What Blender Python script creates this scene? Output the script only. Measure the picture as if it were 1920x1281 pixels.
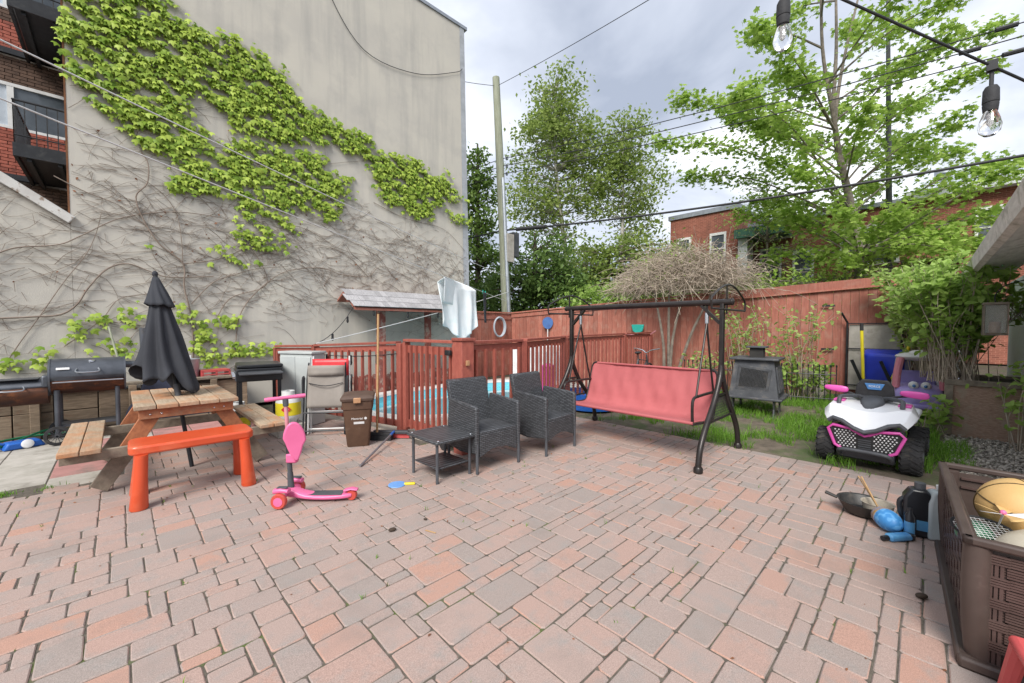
import bpy, math, random
import numpy as np
from mathutils import Vector, Matrix

random.seed(7); rng = np.random.default_rng(7)
for o in list(bpy.data.objects): bpy.data.objects.remove(o)
SC = bpy.context.scene; COL = SC.collection
R = math.radians; PI = math.pi

# ------------------------------------------------------------------ camera
cam = bpy.data.cameras.new('camera'); cam_o = bpy.data.objects.new('camera', cam); COL.objects.link(cam_o)
cam.sensor_width = 36; cam.lens = 14.156; cam.clip_start = 0.05; cam.clip_end = 2000
cam_o.location = (0, 0, 1.45); cam_o.rotation_euler = (R(90 - 1.93), 0, R(45.75 - 90))
SC.camera = cam_o
# ------------------------------------------------------------------ sky, sun, exposure
SUN_EL, SUN_AZ = 44, 207          # azimuth: the side the sun stands on, counter-clockwise from +X
w = bpy.data.worlds.new('World'); SC.world = w; w.use_nodes = True
nt = w.node_tree; nt.nodes.clear(); N = nt.nodes.new; Lk = nt.links.new
sky = N('ShaderNodeTexSky'); sky.sky_type = 'NISHITA'; sky.sun_disc = False
sky.sun_elevation = R(SUN_EL); sky.sun_rotation = R(90 - SUN_AZ); sky.air_density = 1; sky.dust_density = 2
tc = N('ShaderNodeTexCoord'); sep = N('ShaderNodeSeparateXYZ'); Lk(tc.outputs['Generated'], sep.inputs[0])
ab = N('ShaderNodeMath'); ab.operation = 'ABSOLUTE'; Lk(sep.outputs['Z'], ab.inputs[0])
ad = N('ShaderNodeMath'); ad.inputs[1].default_value = 0.22; Lk(ab.outputs[0], ad.inputs[0])
dv = N('ShaderNodeVectorMath'); dv.operation = 'DIVIDE'; cb = N('ShaderNodeCombineXYZ')
for i in range(3): Lk(ad.outputs[0], cb.inputs[i])
Lk(tc.outputs['Generated'], dv.inputs[0]); Lk(cb.outputs[0], dv.inputs[1])
n1 = N('ShaderNodeTexNoise'); n1.inputs['Scale'].default_value = 1.15; n1.inputs['Detail'].default_value = 6; n1.inputs['Roughness'].default_value = .52
n1.inputs['Distortion'].default_value = .35
Lk(dv.outputs[0], n1.inputs['Vector'])
cr = N('ShaderNodeValToRGB'); e = cr.color_ramp.elements
e[0].position = .33; e[0].color = (2.5, 2.8, 3.45, 1); e[1].position = .68; e[1].color = (7.4, 7.5, 7.7, 1)
m_ = cr.color_ramp.elements.new(.5); m_.color = (4.3, 4.6, 5.25, 1)
Lk(n1.outputs['Fac'], cr.inputs[0])
mx = N('ShaderNodeMixRGB'); mx.inputs[0].default_value = .93; Lk(sky.outputs[0], mx.inputs[1]); Lk(cr.outputs[0], mx.inputs[2])
bg = N('ShaderNodeBackground'); bg.inputs['Strength'].default_value = .1; Lk(mx.outputs[0], bg.inputs[0])
wo = N('ShaderNodeOutputWorld'); Lk(bg.outputs[0], wo.inputs[0])
sl = bpy.data.lights.new('sun', 'SUN'); sl.energy = 2.3; sl.angle = R(26); sl.color = (1, .96, .9)
so = bpy.data.objects.new('sun', sl); COL.objects.link(so)
sd = Vector((math.cos(R(SUN_AZ)) * math.cos(R(SUN_EL)), math.sin(R(SUN_AZ)) * math.cos(R(SUN_EL)), math.sin(R(SUN_EL))))
so.rotation_euler = sd.to_track_quat('Z', 'Y').to_euler(); so.location = (0, 0, 30)
vs = SC.view_settings; vs.view_transform = 'Standard'; vs.look = 'None'; vs.gamma = 1; vs.use_curve_mapping = False
vs.exposure = 1.0

# ------------------------------------------------------------------ helpers
class MB:
    def __init__(s): s.v = []; s.f = []
    def add(s, vs, fs):
        k = len(s.v); s.v += [tuple(p) for p in vs]; s.f += [tuple(i + k for i in f) for f in fs]; return s
    def box(s, c, d, rot=None):
        c = Vector(c); p = [Vector((x * d[0] / 2, y * d[1] / 2, z * d[2] / 2)) for x in (-1, 1) for y in (-1, 1) for z in (-1, 1)]
        if rot is not None:
            m = Matrix.Rotation(rot, 3, 'Z') if isinstance(rot, (int, float)) else rot
            p = [m @ q for q in p]
        return s.add([q + c for q in p], [(0, 1, 3, 2), (4, 6, 7, 5), (0, 4, 5, 1), (2, 3, 7, 6), (0, 2, 6, 4), (1, 5, 7, 3)])
    def bb(s, x0, x1, y0, y1, z0, z1): return s.box(((x0 + x1) / 2, (y0 + y1) / 2, (z0 + z1) / 2), (x1 - x0, y1 - y0, z1 - z0))
    def beam(s, a, b, w, h, up=(0, 0, 1)):
        a = Vector(a); b = Vector(b); t = (b - a); L = t.length; t.normalize(); u = Vector(up)
        if abs(t.dot(u)) > .98: u = Vector((1, 0, 0))
        sd = t.cross(u).normalized(); u = sd.cross(t)
        return s.box((a + b) / 2, (L, w, h), Matrix((t, sd, u)).transposed())
    def tube(s, pts, r, n=8, closed=False, cap=True):
        P = [Vector(p) for p in pts]; m = len(P); rr = r if isinstance(r, (list, tuple)) else [r] * m
        T = []
        for i in range(m):
            if closed: t = P[(i + 1) % m] - P[i - 1]
            else: t = P[min(i + 1, m - 1)] - P[max(i - 1, 0)]
            T.append(t.normalized())
        a = Vector((0, 0, 1)) if abs(T[0].z) < .9 else Vector((1, 0, 0)); u = T[0].cross(a).normalized(); k = len(s.v); fs = []; vv = []
        for i in range(m):
            if i:
                u = u - T[i] * u.dot(T[i]); u.normalize()
            w_ = T[i].cross(u)
            for j in range(n):
                an = 2 * PI * j / n; vv.append(P[i] + (u * math.cos(an) + w_ * math.sin(an)) * rr[i])
        for i in range(m if closed else m - 1):
            i2 = (i + 1) % m
            for j in range(n):
                j2 = (j + 1) % n; fs.append((i * n + j, i * n + j2, i2 * n + j2, i2 * n + j))
        if cap and not closed: fs += [tuple(range(n))[::-1], tuple((m - 1) * n + j for j in range(n))]
        return s.add(vv, fs)
    def cyl(s, a, b, r0, r1=None, n=12): return s.tube([a, b], [r0, r0 if r1 is None else r1], n)
    def lathe(s, prof, n=20, c=(0, 0, 0), m=None, ring=False):
        if ring: prof = list(prof) + [prof[0]]
        vv = []; fs = []; k = len(prof); c = Vector(c)
        for r, z in prof:
            for j in range(n):
                a = 2 * PI * j / n; q = Vector((r * math.cos(a), r * math.sin(a), z)); vv.append((m @ q if m else q) + c)
        for i in range(k - 1):
            for j in range(n):
                j2 = (j + 1) % n; fs.append((i * n + j, i * n + j2, (i + 1) * n + j2, (i + 1) * n + j))
        if not ring: fs += [tuple(range(n))[::-1], tuple((k - 1) * n + j for j in range(n))]
        return s.add(vv, fs)
    def ell(s, c, r, n=16, k=10, m=None):
        pr = [(max(1e-4, math.sin(PI * i / k)), -math.cos(PI * i / k)) for i in range(k + 1)]
        mm = Matrix.Diagonal(Vector(r if not isinstance(r, (int, float)) else (r, r, r)))
        return s.lathe(pr, n, c, (m @ mm) if m else mm)
    def prism(s, poly, d0, d1, ax='y'):
        # poly in the plane normal to ax, extruded from d0 to d1
        def P(a, b, d): return {'y': (a, d, b), 'x': (d, a, b), 'z': (a, b, d)}[ax]
        n = len(poly); vv = [P(a, b, d0) for a, b in poly] + [P(a, b, d1) for a, b in poly]
        return s.add(vv, [tuple(range(n)), tuple(range(2 * n - 1, n - 1, -1))] + [(i, i + n, (i + 1) % n + n, (i + 1) % n) for i in range(n)])
    def grid(s, fn, nu, nv):
        vv = [fn(i / (nu - 1), j / (nv - 1)) for i in range(nu) for j in range(nv)]
        return s.add(vv, [(i * nv + j, (i + 1) * nv + j, (i + 1) * nv + j + 1, i * nv + j + 1) for i in range(nu - 1) for j in range(nv - 1)])
    def mesh(s, name, mat=None, smooth=35):
        me = bpy.data.meshes.new(name); me.from_pydata(s.v, [], s.f); me.update()
        import bmesh
        b = bmesh.new(); b.from_mesh(me); bmesh.ops.recalc_face_normals(b, faces=b.faces); b.to_mesh(me); b.free()
        if smooth: me.shade_smooth(); me.set_sharp_from_angle(angle=R(smooth))
        if mat: me.materials.append(mat)
        return me
    def build(s, name, mat, parent=None, smooth=35, bevel=0, seg=2, solid=0, sub=0):
        return link(name, s.mesh(name, mat, smooth), parent, bevel, seg, solid, sub)
def link(name, me, parent=None, bevel=0, seg=2, solid=0, sub=0):
    o = bpy.data.objects.new(name, me); COL.objects.link(o); o.parent = parent
    if sub: m = o.modifiers.new('s', 'SUBSURF'); m.levels = m.render_levels = sub
    if solid: m = o.modifiers.new('t', 'SOLIDIFY'); m.thickness = solid; m.offset = -1
    if bevel: m = o.modifiers.new('b', 'BEVEL'); m.width = bevel; m.segments = seg; m.limit_method = 'ANGLE'; m.angle_limit = R(40); m.harden_normals = False
    return o
def tag(o, label=None, cat=None, group=None, kind=None):
    if label: o['label'] = label
    if cat: o['category'] = cat
    if group: o['group'] = group
    if kind: o['kind'] = kind
    return o
def thing(name, label, cat, loc=(0, 0, 0), rz=0, group=None):
    o = bpy.data.objects.new(name, None); COL.objects.link(o); o.location = loc; o.rotation_euler = (0, 0, rz); o.empty_display_size = .1
    return tag(o, label, cat, group)
def copy_tree(o, parent=None):
    c = o.copy(); COL.objects.link(c); c.parent = parent
    for ch in list(o.children): copy_tree(ch, c)
    return c
def text(name, body, size, mat, parent, loc, rot, ext=.001, align='CENTER'):
    cu = bpy.data.curves.new(name, 'FONT'); cu.body = body; cu.size = size; cu.extrude = ext; cu.align_x = align; cu.align_y = 'CENTER'
    t = bpy.data.objects.new('tmp', cu); me = bpy.data.meshes.new_from_object(t); bpy.data.objects.remove(t)
    me.materials.append(mat); o = bpy.data.objects.new(name, me); COL.objects.link(o); o.parent = parent; o.location = loc; o.rotation_euler = rot
    return o
def smooth_path(pts, k=6):
    P = [Vector(p) for p in pts]; out = []
    for i in range(len(P) - 1):
        a = P[max(i - 1, 0)]; b = P[i]; c = P[i + 1]; d = P[min(i + 2, len(P) - 1)]
        for j in range(k):
            t = j / k; out.append(.5 * ((2 * b) + (c - a) * t + (2 * a - 5 * b + 4 * c - d) * t * t + (3 * b - a - 3 * c + d) * t ** 3))
    return out + [P[-1]]
def sag(a, b, s, n=14):
    a = Vector(a); b = Vector(b); return [a.lerp(b, i / n) - Vector((0, 0, s * 4 * (i / n) * (1 - i / n))) for i in range(n + 1)]

# ------------------------------------------------------------------ materials
MAT = {}
def srgb(r, g, b): return tuple(((c / 255) / 12.92 if c / 255 < .04045 else ((c / 255 + .055) / 1.055) ** 2.4) for c in (r, g, b))
def mat(name, c1, c2=None, rough=.6, metal=0, scale=6, stretch=(1, 1, 1), bump=0, bscale=None, rnd=0, coat=0, detail=5, spec=.5, lo=.35, hi=.65, world=False, island=False, dirt=None, dscale=3, dlo=.55, dhi=.75):
    """two-tone procedural material: noise mix of c1/c2, random tone per object, optional patches of wear (dirt) and bump"""
    m = bpy.data.materials.new(name); m.use_nodes = True; t = m.node_tree; n = t.nodes.new; L = t.links.new
    p = t.nodes['Principled BSDF']; p.inputs['Roughness'].default_value = rough; p.inputs['Metallic'].default_value = metal
    p.inputs['Specular IOR Level'].default_value = spec
    if coat: p.inputs['Coat Weight'].default_value = coat; p.inputs['Coat Roughness'].default_value = .1
    c2 = c2 or tuple(x * .72 for x in c1)
    co = n('ShaderNodeTexCoord'); src = co.outputs['Object']
    if world: src = n('ShaderNodeNewGeometry').outputs['Position']
    oi = n('ShaderNodeObjectInfo'); mp = n('ShaderNodeMapping'); mp.inputs['Scale'].default_value = stretch
    av = n('ShaderNodeVectorMath'); av.operation = 'ADD'; ml = n('ShaderNodeMath'); ml.operation = 'MULTIPLY'; ml.inputs[1].default_value = 0 if world else 37
    L(oi.outputs['Random'], ml.inputs[0]); cbn = n('ShaderNodeCombineXYZ')
    for i in range(3): L(ml.outputs[0], cbn.inputs[i])
    L(src, av.inputs[0]); L(cbn.outputs[0], av.inputs[1]); L(av.outputs[0], mp.inputs[0])
    nz = n('ShaderNodeTexNoise'); nz.inputs['Scale'].default_value = scale; nz.inputs['Detail'].default_value = detail; nz.inputs['Roughness'].default_value = .6
    L(mp.outputs[0], nz.inputs['Vector'])
    rp = n('ShaderNodeValToRGB'); e = rp.color_ramp.elements; e[0].position = lo; e[1].position = hi; e[0].color = (*c2, 1); e[1].color = (*c1, 1)
    L(nz.outputs['Fac'], rp.inputs[0]); out = rp.outputs[0]
    if dirt:
        dn = n('ShaderNodeTexNoise'); dn.inputs['Scale'].default_value = dscale; dn.inputs['Detail'].default_value = 7; dn.inputs['Roughness'].default_value = .65; L(av.outputs[0], dn.inputs['Vector'])
        dr = n('ShaderNodeMapRange'); dr.inputs[1].default_value = dlo; dr.inputs[2].default_value = dhi; L(dn.outputs['Fac'], dr.inputs[0])
        dm = n('ShaderNodeMixRGB'); L(dr.outputs[0], dm.inputs[0]); L(out, dm.inputs[1]); dm.inputs[2].default_value = (*dirt, 1); out = dm.outputs[0]
    if rnd:
        hs = n('ShaderNodeHueSaturation'); mr = n('ShaderNodeMapRange'); mr.inputs[3].default_value = 1 - rnd; mr.inputs[4].default_value = 1 + rnd
        if island: L(n('ShaderNodeNewGeometry').outputs['Random Per Island'], mr.inputs[0])
        else: L(oi.outputs['Random'], mr.inputs[0])
        L(mr.outputs[0], hs.inputs['Value']); L(out, hs.inputs['Color']); out = hs.outputs[0]
    L(out, p.inputs['Base Color'])
    if bump:
        bn = n('ShaderNodeTexNoise'); bn.inputs['Scale'].default_value = bscale or scale * 4; bn.inputs['Detail'].default_value = 4; L(mp.outputs[0], bn.inputs['Vector'])
        b = n('ShaderNodeBump'); b.inputs['Strength'].default_value = bump; b.inputs['Distance'].default_value = .01; L(bn.outputs['Fac'], b.inputs['Height']); L(b.outputs[0], p.inputs['Normal'])
    MAT[name] = m; return m
def leafmat(name, c1, c2, trans=.3, rough=.5):
    m = bpy.data.materials.new(name); m.use_nodes = True; t = m.node_tree; n = t.nodes.new; L = t.links.new
    p = t.nodes['Principled BSDF']; p.inputs['Roughness'].default_value = rough; p.inputs['Specular IOR Level'].default_value = .25
    g = n('ShaderNodeNewGeometry'); rp = n('ShaderNodeValToRGB'); e = rp.color_ramp.elements; e[0].color = (*c1, 1); e[1].color = (*c2, 1); L(g.outputs['Random Per Island'], rp.inputs[0])
    L(rp.outputs[0], p.inputs['Base Color']); tr = n('ShaderNodeBsdfTranslucent'); L(rp.outputs[0], tr.inputs[0])
    ms = n('ShaderNodeMixShader'); ms.inputs[0].default_value = trans; L(p.outputs[0], ms.inputs[1]); L(tr.outputs[0], ms.inputs[2]); L(ms.outputs[0], t.nodes['Material Output'].inputs[0])
    MAT[name] = m; return m
def glassmat(name, col=(1, 1, 1), rough=.02):
    m = bpy.data.materials.new(name); m.use_nodes = True; p = m.node_tree.nodes['Principled BSDF']
    p.inputs['Base Color'].default_value = (*col, 1); p.inputs['Transmission Weight'].default_value = 1; p.inputs['Roughness'].default_value = rough; p.inputs['IOR'].default_value = 1.45
    MAT[name] = m; return m

def paver_material():
    m = bpy.data.materials.new('paver'); m.use_nodes = True; t = m.node_tree; n = t.nodes.new; L = t.links.new
    p = t.nodes['Principled BSDF']; p.inputs['Roughness'].default_value = .85; p.inputs['Specular IOR Level'].default_value = .3
    g = n('ShaderNodeNewGeometry'); oi = n('ShaderNodeObjectInfo'); a = n('ShaderNodeMath'); L(g.outputs['Random Per Island'], a.inputs[0]); L(oi.outputs['Random'], a.inputs[1])
    fr = n('ShaderNodeMath'); fr.operation = 'FRACT'; L(a.outputs[0], fr.inputs[0])
    wn = n('ShaderNodeTexWhiteNoise'); wn.noise_dimensions = '1D'; L(fr.outputs[0], wn.inputs['W'])
    rp = n('ShaderNodeValToRGB'); rp.color_ramp.interpolation = 'LINEAR'; e = rp.color_ramp.elements
    e[0].position = 0; e[0].color = (.295, .247, .223, 1); e[1].position = 1; e[1].color = (.412, .242, .185, 1)
    for ps, c in ((.3, (.337, .261, .232)), (.62, (.362, .27, .236)), (.86, (.382, .258, .217))): q = rp.color_ramp.elements.new(ps); q.color = (*c, 1)
    L(wn.outputs['Value'], rp.inputs[0])
    # soft grey blends inside a stone
    nz = n('ShaderNodeTexNoise'); nz.inputs['Scale'].default_value = 6.5; nz.inputs['Detail'].default_value = 6; nz.inputs['Roughness'].default_value = .65; L(g.outputs['Position'], nz.inputs['Vector'])
    mr = n('ShaderNodeMapRange'); mr.inputs[1].default_value = .50; mr.inputs[2].default_value = .70; mr.inputs[4].default_value = .75; L(nz.outputs['Fac'], mr.inputs[0])
    x1 = n('ShaderNodeMixRGB'); L(mr.outputs[0], x1.inputs[0]); L(rp.outputs[0], x1.inputs[1]); x1.inputs[2].default_value = (.278, .255, .238, 1)
    # grain
    gn = n('ShaderNodeTexNoise'); gn.inputs['Scale'].default_value = 260; gn.inputs['Detail'].default_value = 3; L(g.outputs['Position'], gn.inputs['Vector'])
    g2 = n('ShaderNodeMapRange'); g2.inputs[1].default_value = .3; g2.inputs[2].default_value = .7; g2.inputs[3].default_value = .74; g2.inputs[4].default_value = 1.24; L(gn.outputs['Fac'], g2.inputs[0])
    x2 = n('ShaderNodeVectorMath'); x2.operation = 'SCALE'; L(x1.outputs[0], x2.inputs[0]); L(g2.outputs[0], x2.inputs['Scale'])
    # stains
    sn = n('ShaderNodeTexNoise'); sn.inputs['Scale'].default_value = 1.7; sn.inputs['Detail'].default_value = 8; sn.inputs['Roughness'].default_value = .7; L(g.outputs['Position'], sn.inputs['Vector'])
    s2 = n('ShaderNodeMapRange'); s2.inputs[1].default_value = .52; s2.inputs[2].default_value = .74; s2.inputs[4].default_value = .6; L(sn.outputs['Fac'], s2.inputs[0])
    x3 = n('ShaderNodeMixRGB'); L(s2.outputs[0], x3.inputs[0]); L(x2.outputs[0], x3.inputs[1]); x3.inputs[2].default_value = (.22, .185, .165, 1)
    L(x3.outputs[0], p.inputs['Base Color'])
    b = n('ShaderNodeBump'); b.inputs['Strength'].default_value = .35; b.inputs['Distance'].default_value = .002; L(gn.outputs['Fac'], b.inputs['Height']); L(b.outputs[0], p.inputs['Normal'])
    MAT['paver'] = m
paver_material()
def weave_material(name, c1, c2, sx, sz):
    m = bpy.data.materials.new(name); m.use_nodes = True; t = m.node_tree; n = t.nodes.new; L = t.links.new
    p = t.nodes['Principled BSDF']; p.inputs['Roughness'].default_value = .38
    co = n('ShaderNodeTexCoord'); sp = n('ShaderNodeSeparateXYZ'); L(co.outputs['Object'], sp.inputs[0]); a = n('ShaderNodeMath'); L(sp.outputs['X'], a.inputs[0]); L(sp.outputs['Y'], a.inputs[1])
    cbn = n('ShaderNodeCombineXYZ'); L(a.outputs[0], cbn.inputs[0]); b_ = n('ShaderNodeMath'); b_.operation = 'MULTIPLY_ADD'; b_.inputs[1].default_value = .35; L(sp.outputs['Y'], b_.inputs[0]); L(sp.outputs['Z'], b_.inputs[2]); L(b_.outputs[0], cbn.inputs[1])
    bt = n('ShaderNodeTexBrick'); bt.inputs['Scale'].default_value = 1; bt.inputs['Brick Width'].default_value = sx; bt.inputs['Row Height'].default_value = sz; bt.inputs['Mortar Size'].default_value = sz * .2; bt.inputs['Mortar Smooth'].default_value = .6
    bt.inputs['Color1'].default_value = (*c1, 1); bt.inputs['Color2'].default_value = (*c2, 1); bt.inputs['Mortar'].default_value = tuple(x * .1 for x in c1) + (1,)
    L(cbn.outputs[0], bt.inputs['Vector']); L(bt.outputs['Color'], p.inputs['Base Color'])
    b = n('ShaderNodeBump'); b.invert = True; b.inputs['Strength'].default_value = .9; b.inputs['Distance'].default_value = .004; L(bt.outputs['Fac'], b.inputs['Height']); L(b.outputs[0], p.inputs['Normal'])
    MAT[name] = m
weave_material('wicker', (.10, .105, .115), (.06, .063, .07), .05, .0185)

mat('sand', (.14, .12, .095), (.07, .06, .048), .95, scale=30, bump=.5, world=True, dirt=(.09, .12, .03), dscale=2.6, dlo=.56, dhi=.64)
mat('earth', (.10, .08, .06), (.055, .045, .034), .95, scale=9, bump=.6, bscale=60, world=True, dirt=(.05, .08, .02), dscale=1.4, dlo=.5, dhi=.7)
mat('lawn_soil', (.17, .135, .10), (.085, .068, .05), .95, scale=7, bump=.7, bscale=70, world=True, dirt=(.07, .10, .03), dscale=1.8, dlo=.46, dhi=.62)
mat('gravel_bed', (.30, .27, .23), (.13, .115, .10), .95, scale=45, bump=.8, bscale=60, world=True)
mat('gravel', (.42, .38, .33), (.26, .23, .2), .9, scale=20, rnd=.35, island=True)
mat('deck', (.46, .40, .33), (.36, .31, .25), .9, scale=4, bump=.2, world=True)
mat('pink_slab', (.43, .22, .20), (.34, .17, .155), .9, scale=5, rnd=.08, bump=.2, dirt=(.2, .16, .14), dscale=4)
mat('beige_slab', (.42, .39, .35), (.32, .30, .26), .9, scale=6, rnd=.06, bump=.2, dirt=(.2, .18, .15), dscale=4)
mat('stucco', (.54, .51, .445), (.485, .46, .41), .92, scale=1.1, bump=.35, bscale=90, world=True, dirt=(.42, .40, .365), dscale=.9, dlo=.5, dhi=.72)
mat('concrete_edge', (.40, .42, .45), (.31, .33, .35), .9, scale=5, bump=.2)
mat('rust', (.20, .085, .035), (.12, .05, .025), .9, scale=6)
mat('flash', (.30, .33, .37), (.22, .24, .27), .5, metal=.3, scale=5)
mat('brick', (.42, .125, .085), (.29, .08, .055), .88, scale=14, rnd=.22, bump=.3, dirt=(.12, .05, .04), dscale=9)
mat('brick_shade_tone', (.14, .085, .06), (.09, .055, .04), .9, scale=10, rnd=.2, island=True)  # darker copy of the red brick, with shadow put into its colour
mat('mortar', (.42, .38, .34), (.3, .27, .24), .95, scale=20, bump=.2)
mat('white_paint', (.74, .74, .73), (.62, .62, .61), .5, scale=4, dirt=(.45, .43, .4), dscale=6, dlo=.6, dhi=.8)
mat('old_white', (.62, .61, .58), (.5, .48, .45), .7, scale=5, dirt=(.22, .15, .1), dscale=10, dlo=.58, dhi=.68)
mat('black_steel', (.022, .024, .028), (.014, .015, .018), .45, metal=.2, scale=8, dirt=(.05, .05, .05), dscale=9)
mat('swing_steel', (.036, .03, .028), (.024, .02, .019), .36, metal=.35, scale=10)
mat('grey_steel', (.36, .38, .41), (.28, .3, .33), .42, metal=.75, scale=8)
mat('galv', (.46, .49, .53), (.33, .36, .39), .45, metal=.6, scale=5)
mat('chrome', (.7, .7, .72), (.6, .6, .62), .18, metal=1, scale=3)
mat('red_stain', (.365, .132, .09), (.265, .086, .06), .75, scale=5, stretch=(9, 9, .9), bump=.25, rnd=.2, dirt=(.37, .21, .16), dscale=4.5, dlo=.5, dhi=.78)
mat('rail_red', (.335, .095, .067), (.26, .068, .05), .55, scale=7, stretch=(3, 3, 1.5), bump=.12, rnd=.12, dirt=(.30, .14, .1), dscale=14, dlo=.63, dhi=.7)
mat('stake_wood', (.27, .075, .055), (.16, .05, .04), .85, scale=9, stretch=(5, 5, 1), rnd=.3, dirt=(.36, .28, .23), dscale=7, dlo=.5, dhi=.65)
mat('old_wood', (.43, .335, .235), (.31, .23, .155), .8, scale=5, stretch=(10, 1.2, 10), bump=.3, rnd=.14, dirt=(.46, .20, .085), dscale=3, dlo=.46, dhi=.7)
mat('grey_wood', (.26, .215, .165), (.17, .14, .105), .85, scale=5, stretch=(3, 3, 3), bump=.3, rnd=.12, dirt=(.13, .1, .08), dscale=5)
mat('orange_wood', (.40, .145, .06), (.27, .09, .04), .7, scale=5, stretch=(4, 4, 4), bump=.2, rnd=.1, dirt=(.3, .2, .12), dscale=4, dlo=.5, dhi=.7)
mat('bed_wood', (.28, .21, .145), (.17, .125, .085), .9, scale=6, stretch=(1.2, 8, 8), bump=.35, rnd=.25, dirt=(.2, .085, .045), dscale=5, dlo=.58, dhi=.72)
mat('plywood', (.44, .30, .225), (.27, .165, .12), .85, scale=6, stretch=(4, 4, 18), bump=.35, dirt=(.35, .28, .21), dscale=6, dlo=.5, dhi=.66)
mat('pine', (.48, .31, .15), (.4, .24, .11), .7, scale=5, stretch=(1.5, 9, 9), bump=.1)
mat('shingle', (.40, .39, .40), (.27, .265, .275), .85, scale=8, stretch=(9, 2, 2), bump=.25, rnd=.16)
mat('orange_plastic', (.62, .085, .028), (.56, .07, .022), .34, scale=3, coat=.15, dirt=(.64, .16, .08), dscale=3, dlo=.52, dhi=.8)
mat('pink_plastic', (.72, .15, .32), (.66, .125, .28), .35, scale=4)
mat('hot_pink', (.70, .10, .42), (.64, .085, .37), .35, scale=4)
mat('pale_pink', (.62, .27, .30), (.52, .22, .25), .5, scale=4)
mat('coral', (.60, .10, .10), (.5, .08, .08), .35, scale=5)
mat('wheel_red', (.55, .075, .055), (.45, .06, .045), .3, scale=6)
mat('grip_black', (.03, .03, .033), (.018, .018, .02), .75, scale=20, bump=.2)
mat('dark_grey', (.075, .08, .09), (.05, .053, .06), .55, scale=8)
mat('tyre', (.028, .028, .029), (.017, .017, .018), .8, scale=12, bump=.2, dirt=(.10, .085, .065), dscale=5, dlo=.55, dhi=.72)
mat('umbrella', (.034, .037, .046), (.024, .026, .033), .85, scale=3, bump=.15, bscale=200)
mat('tarp', (.035, .042, .075), (.022, .026, .05), .55, scale=5)
mat('bin_brown', (.105, .055, .032), (.075, .038, .022), .6, scale=7, dirt=(.16, .11, .08), dscale=6, dlo=.58, dhi=.8)
mat('bin_lid', (.10, .062, .045), (.075, .045, .033), .65, scale=8)
mat('latch_tan', (.46, .25, .13), None, .5)
mat('box_brown', (.075, .052, .044), (.055, .037, .031), .5, scale=6, dirt=(.13, .1, .085), dscale=8, dlo=.6, dhi=.8)
mat('box_weave', (.088, .055, .048), (.06, .036, .031), .45, scale=9)
mat('fabric_red', (.43, .115, .12), (.39, .10, .105), .85, scale=2.5, bump=.15, bscale=260, dirt=(.34, .085, .088), dscale=3, dlo=.5, dhi=.8)
mat('fabric_taupe', (.30, .27, .24), (.25, .225, .2), .85, scale=4, bump=.15, bscale=300)
mat('red_plastic', (.62, .03, .04), (.5, .025, .03), .4, scale=4)
mat('towel', (.84, .87, .88), (.78, .83, .85), .9, scale=6, bump=.3, bscale=90, dirt=(.6, .78, .78), dscale=2.5)
mat('dark_cloth', (.04, .044, .055), (.03, .033, .04), .9, scale=20, bump=.3)
mat('rope', (.68, .68, .68), (.55, .55, .55), .8, scale=60)
mat('wire', (.02, .021, .024), (.015, .016, .018), .6, scale=30)
mat('pole_wood', (.34, .36, .27), (.235, .25, .18), .85, scale=4, stretch=(6, 6, .6), bump=.3)
mat('stem', (.27, .215, .175), (.18, .14, .112), .9, scale=9)
mat('bark', (.24, .205, .17), (.14, .118, .096), .9, scale=8, bump=.4)
mat('birch_bark', (.55, .53, .49), (.36, .34, .31), .85, scale=6, dirt=(.12, .1, .09), dscale=7)
mat('dry_twig', (.46, .385, .305), (.31, .255, .20), .9, scale=6, island=True, rnd=.3)
mat('dark_bark', (.09, .07, .055), (.05, .04, .03), .9, scale=8)
mat('smoker', (.12, .13, .15), (.07, .077, .09), .42, metal=.5, scale=4, dirt=(.12, .115, .11), dscale=4, dlo=.6, dhi=.8)
mat('smoker_rust', (.115, .04, .018), (.05, .024, .016), .7, metal=.2, scale=5, stretch=(1, 1, 3), dirt=(.27, .09, .03), dscale=6, dlo=.55, dhi=.72)
mat('griddle_steel', (.028, .03, .034), (.02, .021, .024), .35, metal=.4, scale=5)
mat('tank_white', (.72, .73, .72), (.62, .63, .62), .4, scale=4, dirt=(.45, .44, .42), dscale=8, dlo=.62, dhi=.8)
mat('yellow', (.78, .66, .03), (.7, .58, .025), .4, scale=5)
mat('label_red', (.62, .045, .04), None, .4)
mat('label_white', (.8, .8, .8), None, .5)
mat('label_blue', (.07, .22, .5), None, .4)
mat('label_black', (.02, .02, .02), None, .5)
mat('blue_plastic', (.012, .035, .42), (.01, .026, .34), .3, scale=3)
mat('reel_blue', (.02, .13, .5), (.015, .1, .4), .4, scale=4)
mat('hose_green', (.012, .17, .075), (.01, .13, .055), .4, scale=10)
mat('hose_grey', (.42, .47, .52), (.34, .38, .43), .5, scale=10)
mat('atv_white', (.78, .79, .81), (.72, .73, .76), .28, scale=3, coat=.3)
mat('purple', (.36, .30, .62), (.29, .24, .52), .42, scale=4, dirt=(.32, .28, .5), dscale=7)
mat('toy_pink', (.62, .22, .27), (.52, .17, .22), .5, scale=5, dirt=(.6, .42, .42), dscale=9)
mat('toy_white', (.72, .70, .68), (.6, .58, .56), .6, scale=5)
mat('teal', (.03, .42, .35), (.025, .34, .28), .4, scale=4)
mat('blue_net', (.05, .14, .36), (.04, .1, .28), .6, scale=5)
mat('paddle_blue', (.16, .34, .68), (.12, .28, .6), .5, scale=4)
mat('ball_yellow', (.60, .39, .16), (.54, .34, .13), .55, scale=5, bump=.15, bscale=220)
mat('ball_seam', (.10, .065, .02), None, .7)
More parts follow.
